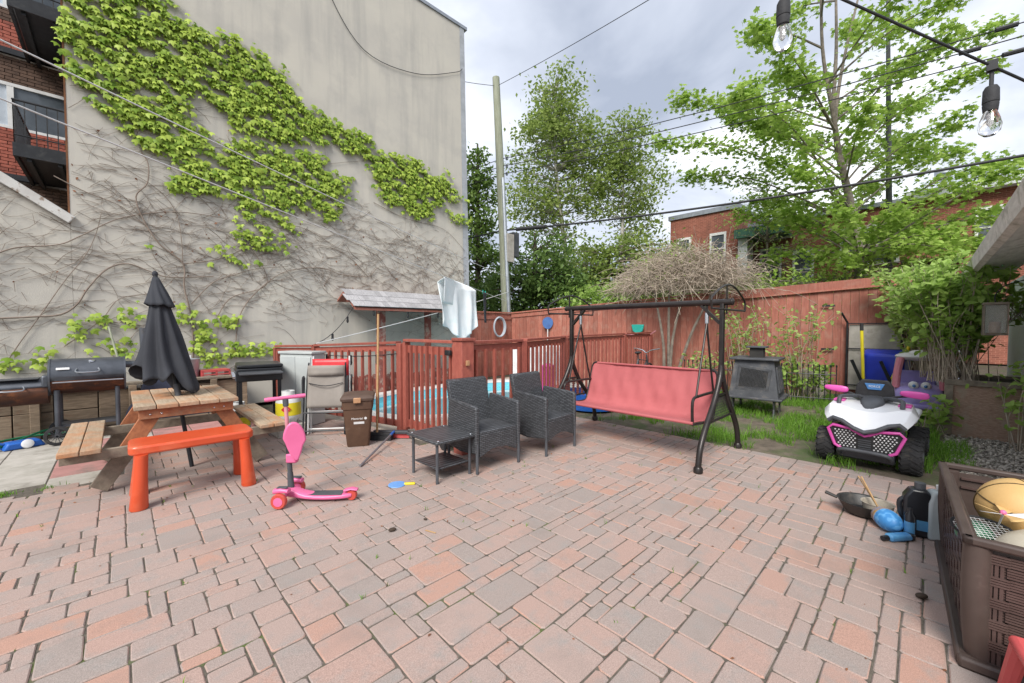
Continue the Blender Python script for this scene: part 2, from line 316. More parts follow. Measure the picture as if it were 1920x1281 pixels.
mat('football_blue', (.05, .25, .58), (.12, .38, .72), .5, scale=22, lo=.42, hi=.5, detail=1, bump=.3, bscale=30)
mat('football_gold', (.42, .25, .08), (.25, .25, .32), .5, scale=16)
mat('pan', (.028, .027, .026), (.018, .017, .016), .5, scale=6, dirt=(.07, .06, .05), dscale=9)
mat('pot_clay', (.40, .36, .30), (.28, .25, .2), .8, scale=6, dirt=(.16, .12, .1), dscale=8)
mat('jug_black', (.02, .022, .027), (.014, .015, .018), .3, scale=5)
mat('jug_grey', (.52, .57, .57), (.44, .49, .49), .4, scale=4)
mat('bottle_blue', (.12, .36, .6), (.06, .2, .42), .3, scale=8)
mat('basket_cream', (.55, .50, .40), (.47, .42, .33), .8, scale=4, dirt=(.36, .3, .22), dscale=6)
mat('iron', (.10, .105, .115), (.065, .068, .076), .6, metal=.4, scale=6, dirt=(.18, .16, .14), dscale=6)
mat('mesh_dark', (.03, .028, .025), (.02, .019, .018), .8, scale=9)
mat('poo', (.05, .032, .02), None, .8)
mat('dark_in', (.012, .012, .013), None, .9)
mat('roof_white', (.60, .62, .64), (.5, .52, .54), .5, scale=3)
mat('far_brick', (.30, .105, .07), (.23, .078, .052), .9, scale=3, world=True)
mat('green_tin', (.05, .16, .10), (.04, .12, .08), .5, scale=3)
mat('shed_white', (.62, .65, .68), (.55, .58, .62), .6, scale=3, world=True, dirt=(.45, .46, .46), dscale=3)
mat('eave', (.74, .72, .67), (.56, .54, .5), .8, scale=4, stretch=(1, 5, 5), dirt=(.2, .2, .13), dscale=4, world=True, bump=.3)
mat('soil', (.045, .035, .027), (.028, .022, .017), .95, scale=20, bump=.7)
mat('amber', (.5, .26, .08), None, .4)
mat('pool_wall', (.20, .62, .72), (.17, .55, .66), .5, scale=3)
mat('coping', (.66, .66, .64), (.56, .56, .54), .7, scale=5)
glassmat('glass'); m = mat('frost_glass', (.85, .84, .8), (.7, .68, .62), .12, scale=30, bump=.4); m.node_tree.nodes['Principled BSDF'].inputs['Transmission Weight'].default_value = .75
m = mat('pane', (.05, .06, .07), (.12, .14, .16), .06, scale=.7, lo=.4, hi=.6)
m = mat('pane_bright', (.55, .6, .66), (.4, .45, .5), .12, scale=1.4)
m = mat('greenhouse', (.50, .53, .52), (.42, .45, .445), .25, scale=2)
leafmat('ivy', (.15, .26, .025), (.46, .58, .10), .25)
leafmat('ivy_dry', (.30, .12, .05), (.2, .09, .05), .2)
leafmat('maple', (.22, .37, .05), (.46, .61, .15), .5)
leafmat('birch', (.17, .26, .05), (.36, .44, .13), .5)
leafmat('cedar', (.08, .15, .04), (.20, .30, .08), .4)
leafmat('lime_shrub', (.10, .22, .03), (.26, .42, .08), .35)
leafmat('bush', (.22, .36, .06), (.42, .58, .16), .5)
leafmat('bush_pale', (.24, .36, .08), (.42, .54, .18), .45)
leafmat('grass', (.085, .21, .02), (.23, .42, .06), .35)
leafmat('dark_bush', (.09, .16, .035), (.20, .30, .07), .4)

def add_streaks(m, col, amount):
    t = m.node_tree; n = t.nodes.new; L = t.links.new; p = t.nodes['Principled BSDF']; src = p.inputs['Base Color'].links[0].from_socket
    g = n('ShaderNodeNewGeometry'); mp = n('ShaderNodeMapping'); mp.inputs['Scale'].default_value = (2.6, 2.6, .22); L(g.outputs['Position'], mp.inputs[0])
    nz = n('ShaderNodeTexNoise'); nz.inputs['Scale'].default_value = 1.6; nz.inputs['Detail'].default_value = 7; nz.inputs['Roughness'].default_value = .62; L(mp.outputs[0], nz.inputs['Vector'])
    mr = n('ShaderNodeMapRange'); mr.inputs[1].default_value = .48; mr.inputs[2].default_value = .72; mr.inputs[4].default_value = amount; L(nz.outputs['Fac'], mr.inputs[0])
    mx = n('ShaderNodeMixRGB'); L(mr.outputs[0], mx.inputs[0]); L(src, mx.inputs[1]); mx.inputs[2].default_value = (*col, 1); L(mx.outputs[0], p.inputs['Base Color'])
add_streaks(MAT['stucco'], (.33, .32, .30), .5); add_streaks(MAT['shed_white'], (.4, .4, .38), .4); add_streaks(MAT['far_brick'], (.17, .075, .055), .5)
def far_bricks(m):
    t = m.node_tree; n = t.nodes.new; L = t.links.new; p = t.nodes['Principled BSDF']; src = p.inputs['Base Color'].links[0].from_socket
    g = n('ShaderNodeNewGeometry'); s = n('ShaderNodeSeparateXYZ'); L(g.outputs['Position'], s.inputs[0]); c = n('ShaderNodeCombineXYZ'); a = n('ShaderNodeMath'); L(s.outputs['X'], a.inputs[0]); L(s.outputs['Y'], a.inputs[1]); L(a.outputs[0], c.inputs[0]); L(s.outputs['Z'], c.inputs[1])
    b = n('ShaderNodeTexBrick'); b.inputs['Scale'].default_value = 1; b.inputs['Brick Width'].default_value = .22; b.inputs['Row Height'].default_value = .075; b.inputs['Mortar Size'].default_value = .007; b.inputs['Color1'].default_value = (1, 1, 1, 1); b.inputs['Color2'].default_value = (.68, .66, .66, 1); b.inputs['Mortar'].default_value = (1.5, 1.9, 2.0, 1); L(c.outputs[0], b.inputs['Vector'])
    mx = n('ShaderNodeMixRGB'); mx.blend_type = 'MULTIPLY'; mx.inputs[0].default_value = 1; L(src, mx.inputs[1]); L(b.outputs['Color'], mx.inputs[2]); L(mx.outputs[0], p.inputs['Base Color'])
far_bricks(MAT['far_brick'])
# ------------------------------------------------------------------ ground, pool, paving
PC = Vector((5.6, 6.75)); PRX, PRY, PEX = 2.7, 1.72, 2.5
def pool_pt(a, k=0.0):
    c, s = math.cos(a), math.sin(a)
    return PC.x + (PRX + k) * math.copysign(abs(c) ** (2 / PEX), c), PC.y + (PRY + k) * math.copysign(abs(s) ** (2 / PEX), s)
NP = 96
def ring(fn0, fn1, z0, z1):
    m = MB(); vv = [(*fn0(2 * PI * i / NP), z0) for i in range(NP)] + [(*fn1(2 * PI * i / NP), z1) for i in range(NP)]
    return m.add(vv, [(i, (i + 1) % NP, (i + 1) % NP + NP, i + NP) for i in range(NP)])
tag(ring(lambda a: pool_pt(a, .1), lambda a: (PC.x + 600 * math.cos(a), PC.y + 600 * math.sin(a)), -.07, -.07).build('ground', MAT['earth'], smooth=0), kind='structure')
# concrete surround of the pool, up to the pool fence
def deck_out(a):
    x, y = pool_pt(a, 1.3); x = min(max(x, 2.34), 9.4); y = min(y, 8.62)
    if y < 4.75: y = max(y, 3.95 + max(0, (x - 3.9)) * .16)
    return x, y
tag(ring(lambda a: pool_pt(a, .06), deck_out, -.012, -.012).build('pool_deck', MAT['deck'], smooth=0), kind='structure')
pool = thing('swimming_pool', 'in-ground pool with turquoise water and pale coping behind the red railing', 'pool', (0, 0, 0))
m = MB(); prof = [(0.07, -.014), (.07, .03), (-.18, .03), (-.2, -.02)]
for q in range(3):
    m.add([(*pool_pt(2 * PI * i / NP, prof[q][0]), prof[q][1]) for i in range(NP)] + [(*pool_pt(2 * PI * i / NP, prof[q + 1][0]), prof[q + 1][1]) for i in range(NP)], [(i, (i + 1) % NP, (i + 1) % NP + NP, i + NP) for i in range(NP)])
m.build('coping', MAT['coping'], pool)
m = MB(); m.add([(*pool_pt(2 * PI * i / NP, -.19), .0) for i in range(NP)] + [(*pool_pt(2 * PI * i / NP, -.3), -1.3) for i in range(NP)], [(i, (i + 1) % NP, (i + 1) % NP + NP, i + NP) for i in range(NP)] + [tuple(range(NP, 2 * NP))])
m.build('basin', MAT['pool_wall'], pool)
wm = bpy.data.materials.new('water'); wm.use_nodes = True; p = wm.node_tree.nodes['Principled BSDF']; p.inputs['Base Color'].default_value = (.13, .55, .66, 1); p.inputs['Roughness'].default_value = .06; p.inputs['Transmission Weight'].default_value = .35; p.inputs['IOR'].default_value = 1.33
nz = wm.node_tree.nodes.new('ShaderNodeTexNoise'); nz.inputs['Scale'].default_value = 5; bp = wm.node_tree.nodes.new('ShaderNodeBump'); bp.inputs['Strength'].default_value = .12; wm.node_tree.links.new(nz.outputs['Fac'], bp.inputs['Height']); wm.node_tree.links.new(bp.outputs[0], p.inputs['Normal'])
m = MB(); m.add([(*pool_pt(2 * PI * i / NP, -.195), -.13) for i in range(NP)], [tuple(range(NP))]); tag(m.build('water', wm, smooth=0), kind='structure')

# lawn with bare soil, gravel strip by the planter
tag(MB().add([(5.34, -1.2, -.02), (12.2, -1.2, -.02), (12.2, 3.0, -.02), (9.9, 4.7, -.02), (8, 4.62, -.02), (5.6, 4.42, -.02), (5.34, 4.2, -.02)], [tuple(range(7))]).build('lawn', MAT['lawn_soil'], smooth=0), kind='structure')
tag(MB().add([(5.75, -1.25, -.012), (9.2, -1.25, -.012), (9.2, -.5, -.012), (7.5, -.18, -.012), (6.2, -.25, -.012), (5.75, -.5, -.012)], [tuple(range(6))]).build('gravel_strip', MAT['gravel_bed'], smooth=0), kind='structure')

# patio: bed sheet with pavers laid on a 75 mm grid in random sizes
in_yard = [(2.2, 7.2), (2.72, 4.95), (2.84, 3.72), (3.93, 3.88), (5.34, 4.32), (5.34, -1.6), (-2.4, -1.6), (-2.4, 7.9), (2.0, 7.9)]
def inside(x, y, poly):
    c = False; j = len(poly) - 1
    for i in range(len(poly)):
        xi, yi = poly[i]; xj, yj = poly[j]
        if (yi > y) != (yj > y) and x < (xj - xi) * (y - yi) / (yj - yi) + xi: c = not c
        j = i
    return c
patio = tag(MB().add([(x, y, -.007) for x, y in in_yard], [tuple(range(len(in_yard)))]).build('patio', MAT['sand'], smooth=0), kind='structure')
U = .075; NX, NY = int(7.74 / U), int(9.5 / U); X0, Y0 = -2.4, -1.6
occ = np.zeros((NX + 6, NY + 6), bool); tiles = []
SZ = [(2, 3), (3, 2), (2, 4), (4, 2), (2, 2), (3, 3), (1, 2), (2, 1), (3, 1), (1, 3), (3, 4), (4, 3), (2, 3), (3, 2)]
WT = [20, 20, 3, 3, 20, 7, 3, 3, 1, 1, 4, 4, 8, 8]
prnd = random.Random(11)
for i, j in sorted(((i, j) for i in range(NX) for j in range(NY)), key=lambda t: (t[0] + t[1], t[0])):
    if occ[i, j]: continue
    opts = []
    for (a, b), wt in zip(SZ, WT):
        if i + a <= NX and j + b <= NY and not occ[i:i + a, j:j + b].any(): opts.append(((a, b), wt * (a * b) ** .45))
    a, b = prnd.choices([o[0] for o in opts], [o[1] for o in opts])[0] if opts else (1, 1)
    occ[i:i + a, j:j + b] = True; tiles.append((i, j, a, b))
def slab_area(x, y): return x < -.02 - max(0, (y - 5.6)) * .0 and y > 5.45 or (y > 6.35 and x < 2.1)
vis = []
CF = (math.cos(R(45.75)), math.sin(R(45.75))); CR = (math.sin(R(45.75)), -math.cos(R(45.75)))
for i, j, a, b in tiles:
    x = X0 + (i + a / 2) * U; y = Y0 + (j + b / 2) * U
    d = x * CF[0] + y * CF[1]; l = x * CR[0] + y * CR[1]
    if d < .9 or abs(l) > d * 1.5 + .3 or not inside(x, y, in_yard) or slab_area(x, y): continue
    vis.append((d, l, x, y, a, b))
def paver_mesh(a, b, k):
    """one stone: rounded corners, a slight chamfer, an uneven rim"""
    hx, hy = a * U / 2 - .0036, b * U / 2 - .0036; r = .014; rr = random.Random(k * 97 + a * 7 + b); pts = []
    for cx_, cy_, a0 in ((hx - r, hy - r, 0), (-hx + r, hy - r, 90), (-hx + r, -hy + r, 180), (hx - r, -hy + r, 270)):
        for q in (0, 45, 90):
            an = R(a0 + q); pts.append((cx_ + r * math.cos(an) + rr.uniform(-.003, .003), cy_ + r * math.sin(an) + rr.uniform(-.003, .003)))
    n = 12; vv = [(x, y, -.03) for x, y in pts] + [(x, y, -.0045) for x, y in pts] + [(x * (1 - .0045 / hx), y * (1 - .0045 / hy), 0) for x, y in pts]
    fs = [(i, (i + 1) % n, n + (i + 1) % n, n + i) for i in range(n)] + [(n + i, n + (i + 1) % n, 2 * n + (i + 1) % n, 2 * n + i) for i in range(n)] + [tuple(range(2 * n, 3 * n))]
    return vv, fs
PM = {}
def pmesh(a, b, k):
    if (a, b, k) not in PM:
        v, f = paver_mesh(a, b, k); mb = MB(); mb.add(v, f); PM[a, b, k] = mb.mesh('paver', MAT['paver'], 25)
    return PM[a, b, k]
vis.sort(key=lambda t: (t[0] < 1.25 or abs(t[1]) > t[0] * 1.32, t[0] / max(.02, t[4] * t[5]) ** .5))
far = MB()
for q, (d, l, x, y, a, b) in enumerate(vis):
    z = prnd.uniform(-.002, .0015); k = prnd.randrange(3)
    if q < 296:
        o = link('paver', pmesh(a, b, k), patio); o.location = (x, y, z); o.rotation_euler = (prnd.uniform(-.006, .006), prnd.uniform(-.006, .006), prnd.uniform(-.012, .012))
    else:
        v, f = paver_mesh(a, b, k); far.add([(px + x, py + y, pz + z) for px, py, pz in v], f)
tag(far.build('pavers_beyond', MAT['paver'], patio, smooth=25), kind='stuff')
# larger slabs along the left and under the table
def slab(name, x0, x1, y0, y1, mt, z=-.002):
    o = MB().bb(-(x1 - x0) / 2, (x1 - x0) / 2, -(y1 - y0) / 2, (y1 - y0) / 2, -.03, 0).build(name, MAT[mt], patio, bevel=.005); o.location = ((x0 + x1) / 2, (y0 + y1) / 2, z + prnd.uniform(-.002, .002)); o.rotation_euler = (0, 0, prnd.uniform(-.006, .006))
for i in range(8):
    for j in range(6):
        x0 = -.52 + i * .41; y0 = 5.46 + j * .41
        xc, yc = x0 + .2, y0 + .2
        if xc > 1.95 or (yc < 6.3 and xc > .0) or yc > 7.75: continue
        slab('slab', x0, x0 + .4, y0, y0 + .4, 'pink_slab' if (j + i) % 5 else 'beige_slab')
for j in range(5):
    for i in range(2): slab('slab', -1.36 + i * .42, -.95 + i * .42, 5.7 + j * .46, 6.15 + j * .46, 'beige_slab')

# ------------------------------------------------------------------ grey gable building with ivy
WY = 9.0
bld = thing('apartment_building', 'tall grey stucco side wall of an apartment building, half covered in ivy', 'building', (0, 0, 0))
# upper wall X -0.49..7.13, top slopes slightly; the lower left part stands under the sloping parapet
m = MB(); m.prism([(-.49, 0), (7.13, 0), (6.93, 9.55), (6.93, 9.6), (-.49, 9.6)], WY, WY + 4, 'y'); m.build('wall', MAT['stucco'], bld, smooth=0)
m = MB(); m.prism([(-3.2, 0), (-.493, 0), (-.493, 3.0), (-1.2, 3.5), (-3.2, 4.95)], WY + .004, WY + .25, 'y'); m.build('stair_wall', MAT['stucco'], bld, smooth=0)
m = MB(); m.beam((-3.2, WY + .11, 5.02), (-.47, WY + .11, 3.06), .36, .13); m.build('parapet_cap', MAT['old_white'], bld, bevel=.01)
MB().bb(6.80, 7.02, WY - .03, WY + 4.05, 9.6, 9.68).bb(-.52, 6.8, WY - .03, WY + 4.05, 9.6, 9.68).build('roof_flashing', MAT['flash'], bld)
MB().add([(6.78, WY - .006, 9.6), (6.93, WY - .006, 9.6), (7.13, WY - .006, 0), (6.93, WY - .006, 0)], [(0, 1, 2, 3)]).build('corner_strip', MAT['concrete_edge'], bld, smooth=0, solid=.004)
MB().bb(-.512, -.49, WY - .004, WY + .05, 3.02, 9.55).build('corner_rust', MAT['rust'], bld)
m = MB(); m.tube(smooth_path([(3.05, WY - .02, 9.55), (3.3, WY - .03, 8.6), (4.1, WY - .03, 7.7), (5.4, WY - .03, 7.75), (6.6, WY - .03, 8.3), (6.85, WY - .03, 8.5)]), .008, 5); m.build('wall_cable', MAT['wire'], bld)

# ivy
def leaf_mesh(name, C, Nn, T, S, shape, faces, mt, parent, kind='stuff'):
    """C centres, Nn facing, T tip direction (Nx3), S sizes, shape: (k,3) as side, tip, out"""
    Nn = Nn / np.linalg.norm(Nn, axis=1, keepdims=True); T = T - Nn * (T * Nn).sum(1, keepdims=True); T /= np.linalg.norm(T, axis=1, keepdims=True) + 1e-9
    B = np.cross(T, Nn); shp = np.array(shape); k = len(shp); n = len(C)
    V = C[:, None, :] + S[:, None, None] * (B[:, None, :] * shp[None, :, 0:1] + T[:, None, :] * shp[None, :, 1:2] + Nn[:, None, :] * shp[None, :, 2:3])
    V = V.reshape(-1, 3); fa = np.array(faces); nf, fl = fa.shape
    Fi = (np.arange(n)[:, None, None] * k + fa[None]).reshape(-1)
    me = bpy.data.meshes.new(name); me.vertices.add(len(V)); me.vertices.foreach_set('co', V.astype(np.float32).ravel())
    me.loops.add(len(Fi)); me.loops.foreach_set('vertex_index', Fi.astype(np.int32))
    me.polygons.add(n * nf); me.polygons.foreach_set('loop_start', (np.arange(n * nf) * fl).astype(np.int32)); me.polygons.foreach_set('loop_total', np.full(n * nf, fl, np.int32))
    me.update(calc_edges=True); me.materials.append(MAT[mt]); o = link(name, me, parent)
    if kind: o['kind'] = kind
    return o
IVY_SHAPE = [(0, -.45, 0), (.42, -.30, -.03), (.56, .12, -.1), (.24, .10, .05), (0, .6, -.12), (-.24, .10, .05), (-.56, .12, -.1), (-.42, -.30, -.03), (0, -.08, .07)]
IVY_FACE = [(8, 0, 1), (8, 1, 2), (8, 2, 3), (8, 3, 4), (8, 4, 5), (8, 5, 6), (8, 6, 7), (8, 7, 0)]
OVAL = [(0, -.5, 0), (.3, -.1, .06), (0, .5, -.06), (-.3, -.1, .06)]; OVAL_F = [(0, 1, 2), (0, 2, 3)]
STAR = [(0, -.5, 0), (.22, -.28, 0), (.55, -.18, -.05), (.32, .02, 0), (.38, .36, -.06), (.1, .2, 0), (0, .62, -.08), (-.1, .2, 0), (-.38, .36, -.06), (-.32, .02, 0), (-.55, -.18, -.05), (-.22, -.28, 0), (0, 0, .05)]
STAR_F = [(12, i, (i + 1) % 12) for i in range(12)]
ivy = thing('climbing_ivy', 'bright green ivy and bare vines climbing the grey stucco wall', 'ivy', (0, 0, 0))
IVY = [([(-0.51, 6.42), (0.61, 7.07), (0.81, 6.69), (1.1, 6.62), (1.77, 6.78), (2.07, 6.62), (2.48, 6.38), (2.77, 6.02), (3.23, 5.9), (3.68, 5.76), (4.2, 5.83), (4.32, 5.39), (3.74, 5.35), (3.01, 5.34), (2.36, 5.11), (1.86, 5.16), (1.57, 5.11), (1.53, 5.36), (1.18, 5.51), (1.04, 5.68), (0.93, 5.54), (0.88, 5.26), (0.92, 5.04), (1.12, 4.93), (1.25, 4.81), (1.05, 4.59), (0.76, 4.32), (0.49, 4.37), (0.33, 4.45), (0.17, 4.53), (0.08, 4.75), (-0.18, 4.86), (-0.24, 5.06), (-0.46, 5.18), (-0.52, 5.54)], 1.0), ([(0.69, 4.28), (1.05, 4.45), (1.61, 4.83), (1.86, 4.78), (2.5, 4.95), (3.01, 5.07), (3.27, 4.81), (3.55, 4.66), (3.57, 4.2), (3.34, 3.79), (3.1, 3.87), (2.78, 3.89), (2.39, 3.84), (2.11, 3.89), (1.84, 3.75), (1.59, 3.89), (1.27, 3.9), (1.11, 3.78), (0.82, 3.79), (0.61, 3.83), (0.79, 4.07)], 0.85), ([(1.61, 4.9), (2.04, 4.97), (2.36, 4.9), (2.31, 4.78), (1.73, 4.75)], 0.8), ([(1.67, 3.94), (2.39, 3.89), (2.68, 3.58), (2.52, 3.03), (2.28, 2.93), (1.91, 2.98), (1.58, 3.38)], 0.35), ([(1.58, 3.28), (1.96, 3.25), (2.0, 3.03), (1.61, 2.89)], 0.7), ([(1.91, 3.14), (2.2, 3.13), (2.18, 2.92), (1.91, 2.93)], 0.7), ([(1.44, 2.77), (2.0, 2.79), (1.98, 2.63), (1.48, 2.6)], 0.6), ([(4.04, 5.22), (4.56, 5.56), (5.26, 5.63), (5.72, 5.47), (6.21, 5.3), (6.59, 5.13), (6.38, 4.87), (5.71, 4.5), (5.9, 4.29), (5.4, 4.22), (4.82, 4.34), (4.55, 4.43), (4.35, 4.74), (4.26, 5.08)], 1.0), ([(6.18, 5.65), (6.42, 5.66), (6.46, 5.11), (6.24, 5.19)], 0.7), ([(6.14, 4.58), (6.48, 4.57), (7.17, 4.47), (7.1, 4.29), (6.55, 4.34)], 0.7), ([(6.38, 5.01), (7.01, 5.06), (6.95, 4.93), (6.41, 4.84)], 0.5), ([(3.33, 4.71), (3.85, 4.79), (3.78, 4.3), (3.37, 4.16)], 0.35), ([(3.1, 3.87), (3.49, 4.01), (3.45, 3.81), (3.15, 3.75)], 0.9), ([(-1.2, 1.03), (-1.04, 1.05), (-1.03, 0.88), (-1.21, 0.85)], 0.9), ([(-1.07, 0.96), (-0.92, 0.93), (-0.91, 0.84), (-1.07, 0.87)], 0.8), ([(-0.86, 1.14), (-0.67, 1.13), (-0.69, 0.84), (-0.86, 0.87)], 0.9), ([(-0.75, 1.25), (-0.63, 1.24), (-0.64, 1.13), (-0.75, 1.14)], 0.7), ([(-0.51, 1.57), (-0.34, 1.6), (-0.05, 1.6), (-0.05, 1.49), (-0.38, 1.41), (-0.5, 1.46)], 0.95), ([(-0.63, 1.31), (-0.32, 1.34), (-0.31, 1.24), (-0.61, 1.23)], 0.9), ([(-0.25, 1.31), (-0.06, 1.34), (0.16, 1.23), (0.16, 1.03), (-0.03, 1.05), (-0.21, 1.2)], 0.9), ([(-0.44, 1.07), (-0.17, 1.07), (-0.19, 1.01), (-0.43, 1.02)], 0.7), ([(-0.01, 1.75), (0.25, 1.83), (0.24, 1.45), (0.01, 1.54)], 0.6), ([(0.69, 1.82), (0.89, 1.8), (0.88, 1.59), (0.7, 1.54)], 0.9), ([(0.77, 1.66), (1.03, 1.71), (1.04, 1.59), (0.78, 1.57)], 0.6), ([(0.95, 1.59), (1.2, 1.61), (1.17, 1.06), (0.96, 1.07)], 0.75), ([(1.21, 1.67), (1.58, 1.68), (1.56, 1.48), (1.42, 1.42), (1.23, 1.5)], 0.95), ([(0.92, 1.22), (1.25, 1.16), (1.36, 0.71), (1.05, 0.72)], 0.6), ([(1.41, 1.13), (1.88, 1.11), (2.29, 1.1), (2.32, 0.95), (1.87, 0.94), (1.43, 0.93)], 1.0), ([(0.26, 2.89), (0.39, 2.92), (0.4, 2.8), (0.27, 2.8)], 0.8), ([(1.25, 2.99), (1.45, 3.05), (1.44, 2.87), (1.26, 2.85)], 0.5), ([(1.03, 2.58), (1.2, 2.65), (1.18, 2.44), (1.03, 2.44)], 0.35), ([(1.19, 2.98), (1.41, 3.06), (1.4, 2.62), (1.2, 2.55)], 0.25)]
STEMS = [([(0.91, 0.74), (0.92, 1.22), (0.9, 1.68), (0.82, 2.14), (0.81, 2.56), (0.52, 2.84), (0.33, 3.2), (0.24, 3.57), (0.38, 3.82), (0.4, 4.13), (0.32, 4.32)], 0.022), ([(-1.33, 1.57), (-0.9, 1.61), (-0.62, 1.65), (-0.45, 1.81), (-0.33, 2.06), (-0.12, 2.37), (0.12, 2.48), (0.39, 2.38), (0.64, 2.31), (1.24, 2.38)], 0.02), ([(-1.26, 2.42), (-1.02, 2.58), (-0.62, 2.68), (-0.37, 2.86), (0.08, 3.21), (0.74, 3.43), (1.42, 3.45)], 0.014), ([(0.81, 2.56), (1.24, 2.67), (1.57, 2.84), (2.1, 3.27), (2.67, 3.52), (3.53, 3.17), (4.14, 3.11)], 0.011), ([(0.91, 1.87), (1.23, 2.27), (1.56, 2.44), (1.9, 2.58), (2.46, 2.69)], 0.012), ([(1.53, 1.0), (1.6, 1.6), (1.76, 1.96), (2.08, 2.33), (2.46, 2.6), (3.08, 2.72), (3.52, 2.62), (4.13, 2.64), (4.53, 2.9), (5.7, 2.48)], 0.014), ([(1.22, 1.5), (1.47, 1.99), (1.99, 2.22), (2.08, 2.44), (1.91, 2.83), (1.66, 3.2), (1.58, 3.58)], 0.012), ([(-0.6, 1.17), (-0.2, 1.58), (0.02, 1.92), (0.5, 2.08), (0.83, 2.51)], 0.009), ([(-1.21, 0.82), (-1.01, 1.26), (-0.85, 1.57), (-0.58, 2.13), (-0.35, 2.55), (-0.23, 2.89), (-0.16, 3.23)], 0.01), ([(0.81, 2.56), (0.8, 2.97), (0.74, 3.41), (0.54, 3.73), (0.16, 3.98), (-0.14, 4.22)], 0.009), ([(4.13, 2.62), (3.65, 3.05), (3.09, 3.2), (2.67, 3.03)], 0.008), ([(1.51, 4.05), (2.12, 4.4), (3.11, 4.88), (4.29, 5.33)], 0.007), ([(4.28, 4.35), (5.1, 4.14), (6.2, 4.07), (6.91, 3.6)], 0.008), ([(-0.64, 3.68), (-0.32, 3.52), (0.08, 3.37), (0.46, 3.0), (0.81, 2.56)], 0.01)]
pts = []; szs = []
def noise2(x, y): return math.sin(x * 5.1 + math.sin(y * 3.7) * 1.7) * .5 + math.sin(y * 7.3 + x * 2.9 + math.sin(x * 4.1)) * .5 + math.sin(x * 13 - y * 11) * .35
for poly, dens in IVY:
    xs = [q[0] for q in poly]; zs = [q[1] for q in poly]; A = (max(xs) - min(xs)) * (max(zs) - min(zs))
    for _ in range(int(A * 1050 * dens)):
        x = random.uniform(min(xs) - .05, max(xs) + .05); z = random.uniform(min(zs) - .05, max(zs) + .05)
        jx, jz = x + random.gauss(0, .07), z + random.gauss(0, .06)
        if inside(jx, jz, poly) and noise2(x * 1.7, z * 2.6 + x) > -.5 * (1 if dens > .5 else .35):
            pts.append((x, WY - random.uniform(.03, .12), max(z, .3)))
pts = np.array(pts); n = len(pts)
NN = np.stack([rng.normal(0, .28, n), np.full(n, -1.0), rng.normal(.42, .3, n)], 1); TT = np.stack([rng.normal(.1, .45, n), np.full(n, -.4), np.full(n, -1.0)], 1)
leaf_mesh('ivy_leaves', pts, NN, TT, rng.uniform(.05, .118, n), IVY_SHAPE, IVY_FACE, 'ivy', ivy)
m = MB()
for path, r in STEMS:
    P = smooth_path([(x, WY - .015 - r, z) for x, z in path], 5); k = len(P); m.tube(P, [max(.003, .75 * r * (1 - .5 * i / k)) for i in range(k)], 6)
m.build('vine_stems', MAT['stem'], ivy)
m = MB(); dry = []
def in_wall(x, z): return (-.47 < x < 7.0 and .3 < z < 9.3) or (-2.4 < x <= -.47 and .3 < z < 3.0 + (-.47 - x) * .66)
vr = random.Random(5)
for q in range(1150):
    x = vr.uniform(-2.0, 6.9); z = vr.gauss(2.7, 1.0) if vr.random() < .8 else vr.uniform(3, 5.2)
    lim = 5.6 - max(0, x) * .32
    if z > lim or z < .5 or (x > 2.3 and z < 1.9 + (x - 2.3) * .02 and x < 5.2): continue
    a = vr.choice([0, PI]) + vr.gauss(0, .45); L = vr.uniform(.25, 1.1); P = []
    for s in range(7):
        if in_wall(x, z): P.append((x, WY - vr.uniform(.006, .022), z))
        x += math.cos(a) * L / 6; z += math.sin(a) * L / 6; a += vr.gauss(.0, .22)
        if len(P) > 2 and vr.random() < .22:
            b = a + vr.choice([-1, 1]) * vr.uniform(.6, 1.2); e = (x + math.cos(b) * .14, WY - .015, z + math.sin(b) * .14)
            if in_wall(e[0], e[2]): m.tube([(x, WY - .012, z), e], [.0035, .002], 3, cap=False)
    if len(P) > 2: r = vr.uniform(.002, .0048); m.tube(P, [r * (1 - .6 * i / len(P)) for i in range(len(P))], 3, cap=False)
    if vr.random() < .12 and P: dry.append(P[-1])
tag(m.build('vine_twigs', MAT['stem'], ivy, smooth=0), kind='stuff')
dry = np.array(dry); n = len(dry)
leaf_mesh('dry_leaves', dry, np.stack([rng.normal(0, .5, n), np.full(n, -1.), rng.normal(0, .5, n)], 1), rng.normal(0, 1, (n, 3)), rng.uniform(.03, .06, n), OVAL, OVAL_F, 'ivy_dry', ivy)

# ------------------------------------------------------------------ brick apartments behind, with steel balconies
FY = 14.4
br = thing('brick_apartments', 'red brick apartment rear with black steel balconies beyond the grey wall', 'building', (0, 0, 0))
MB().bb(-6, .2, FY + .02, FY + 5, 0, 16).build('wall', MAT['mortar'], br, smooth=0)
bm_ = MB().box((0, 0, 0), (.205, .09, .062)).mesh('brick', MAT['brick'], 0)
cnt = 0; dk = MB()
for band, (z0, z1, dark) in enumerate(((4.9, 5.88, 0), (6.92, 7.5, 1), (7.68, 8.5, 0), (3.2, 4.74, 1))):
    r = 0; z = z0
    while z < z1:
        x = -3.2 + (r % 2) * .108
        while x < -.4:
            if not dark and cnt < 285: o = link('brick', bm_, br); o.location = (x, FY - .02 + random.uniform(-.003, .003), z); cnt += 1
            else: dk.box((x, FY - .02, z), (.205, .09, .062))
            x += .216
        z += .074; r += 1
tag(dk.build('shade_toned_bricks', MAT['brick_shade_tone'], br, smooth=0), kind='stuff')  # bands below the beams: their shade is painted as a darker brick tone
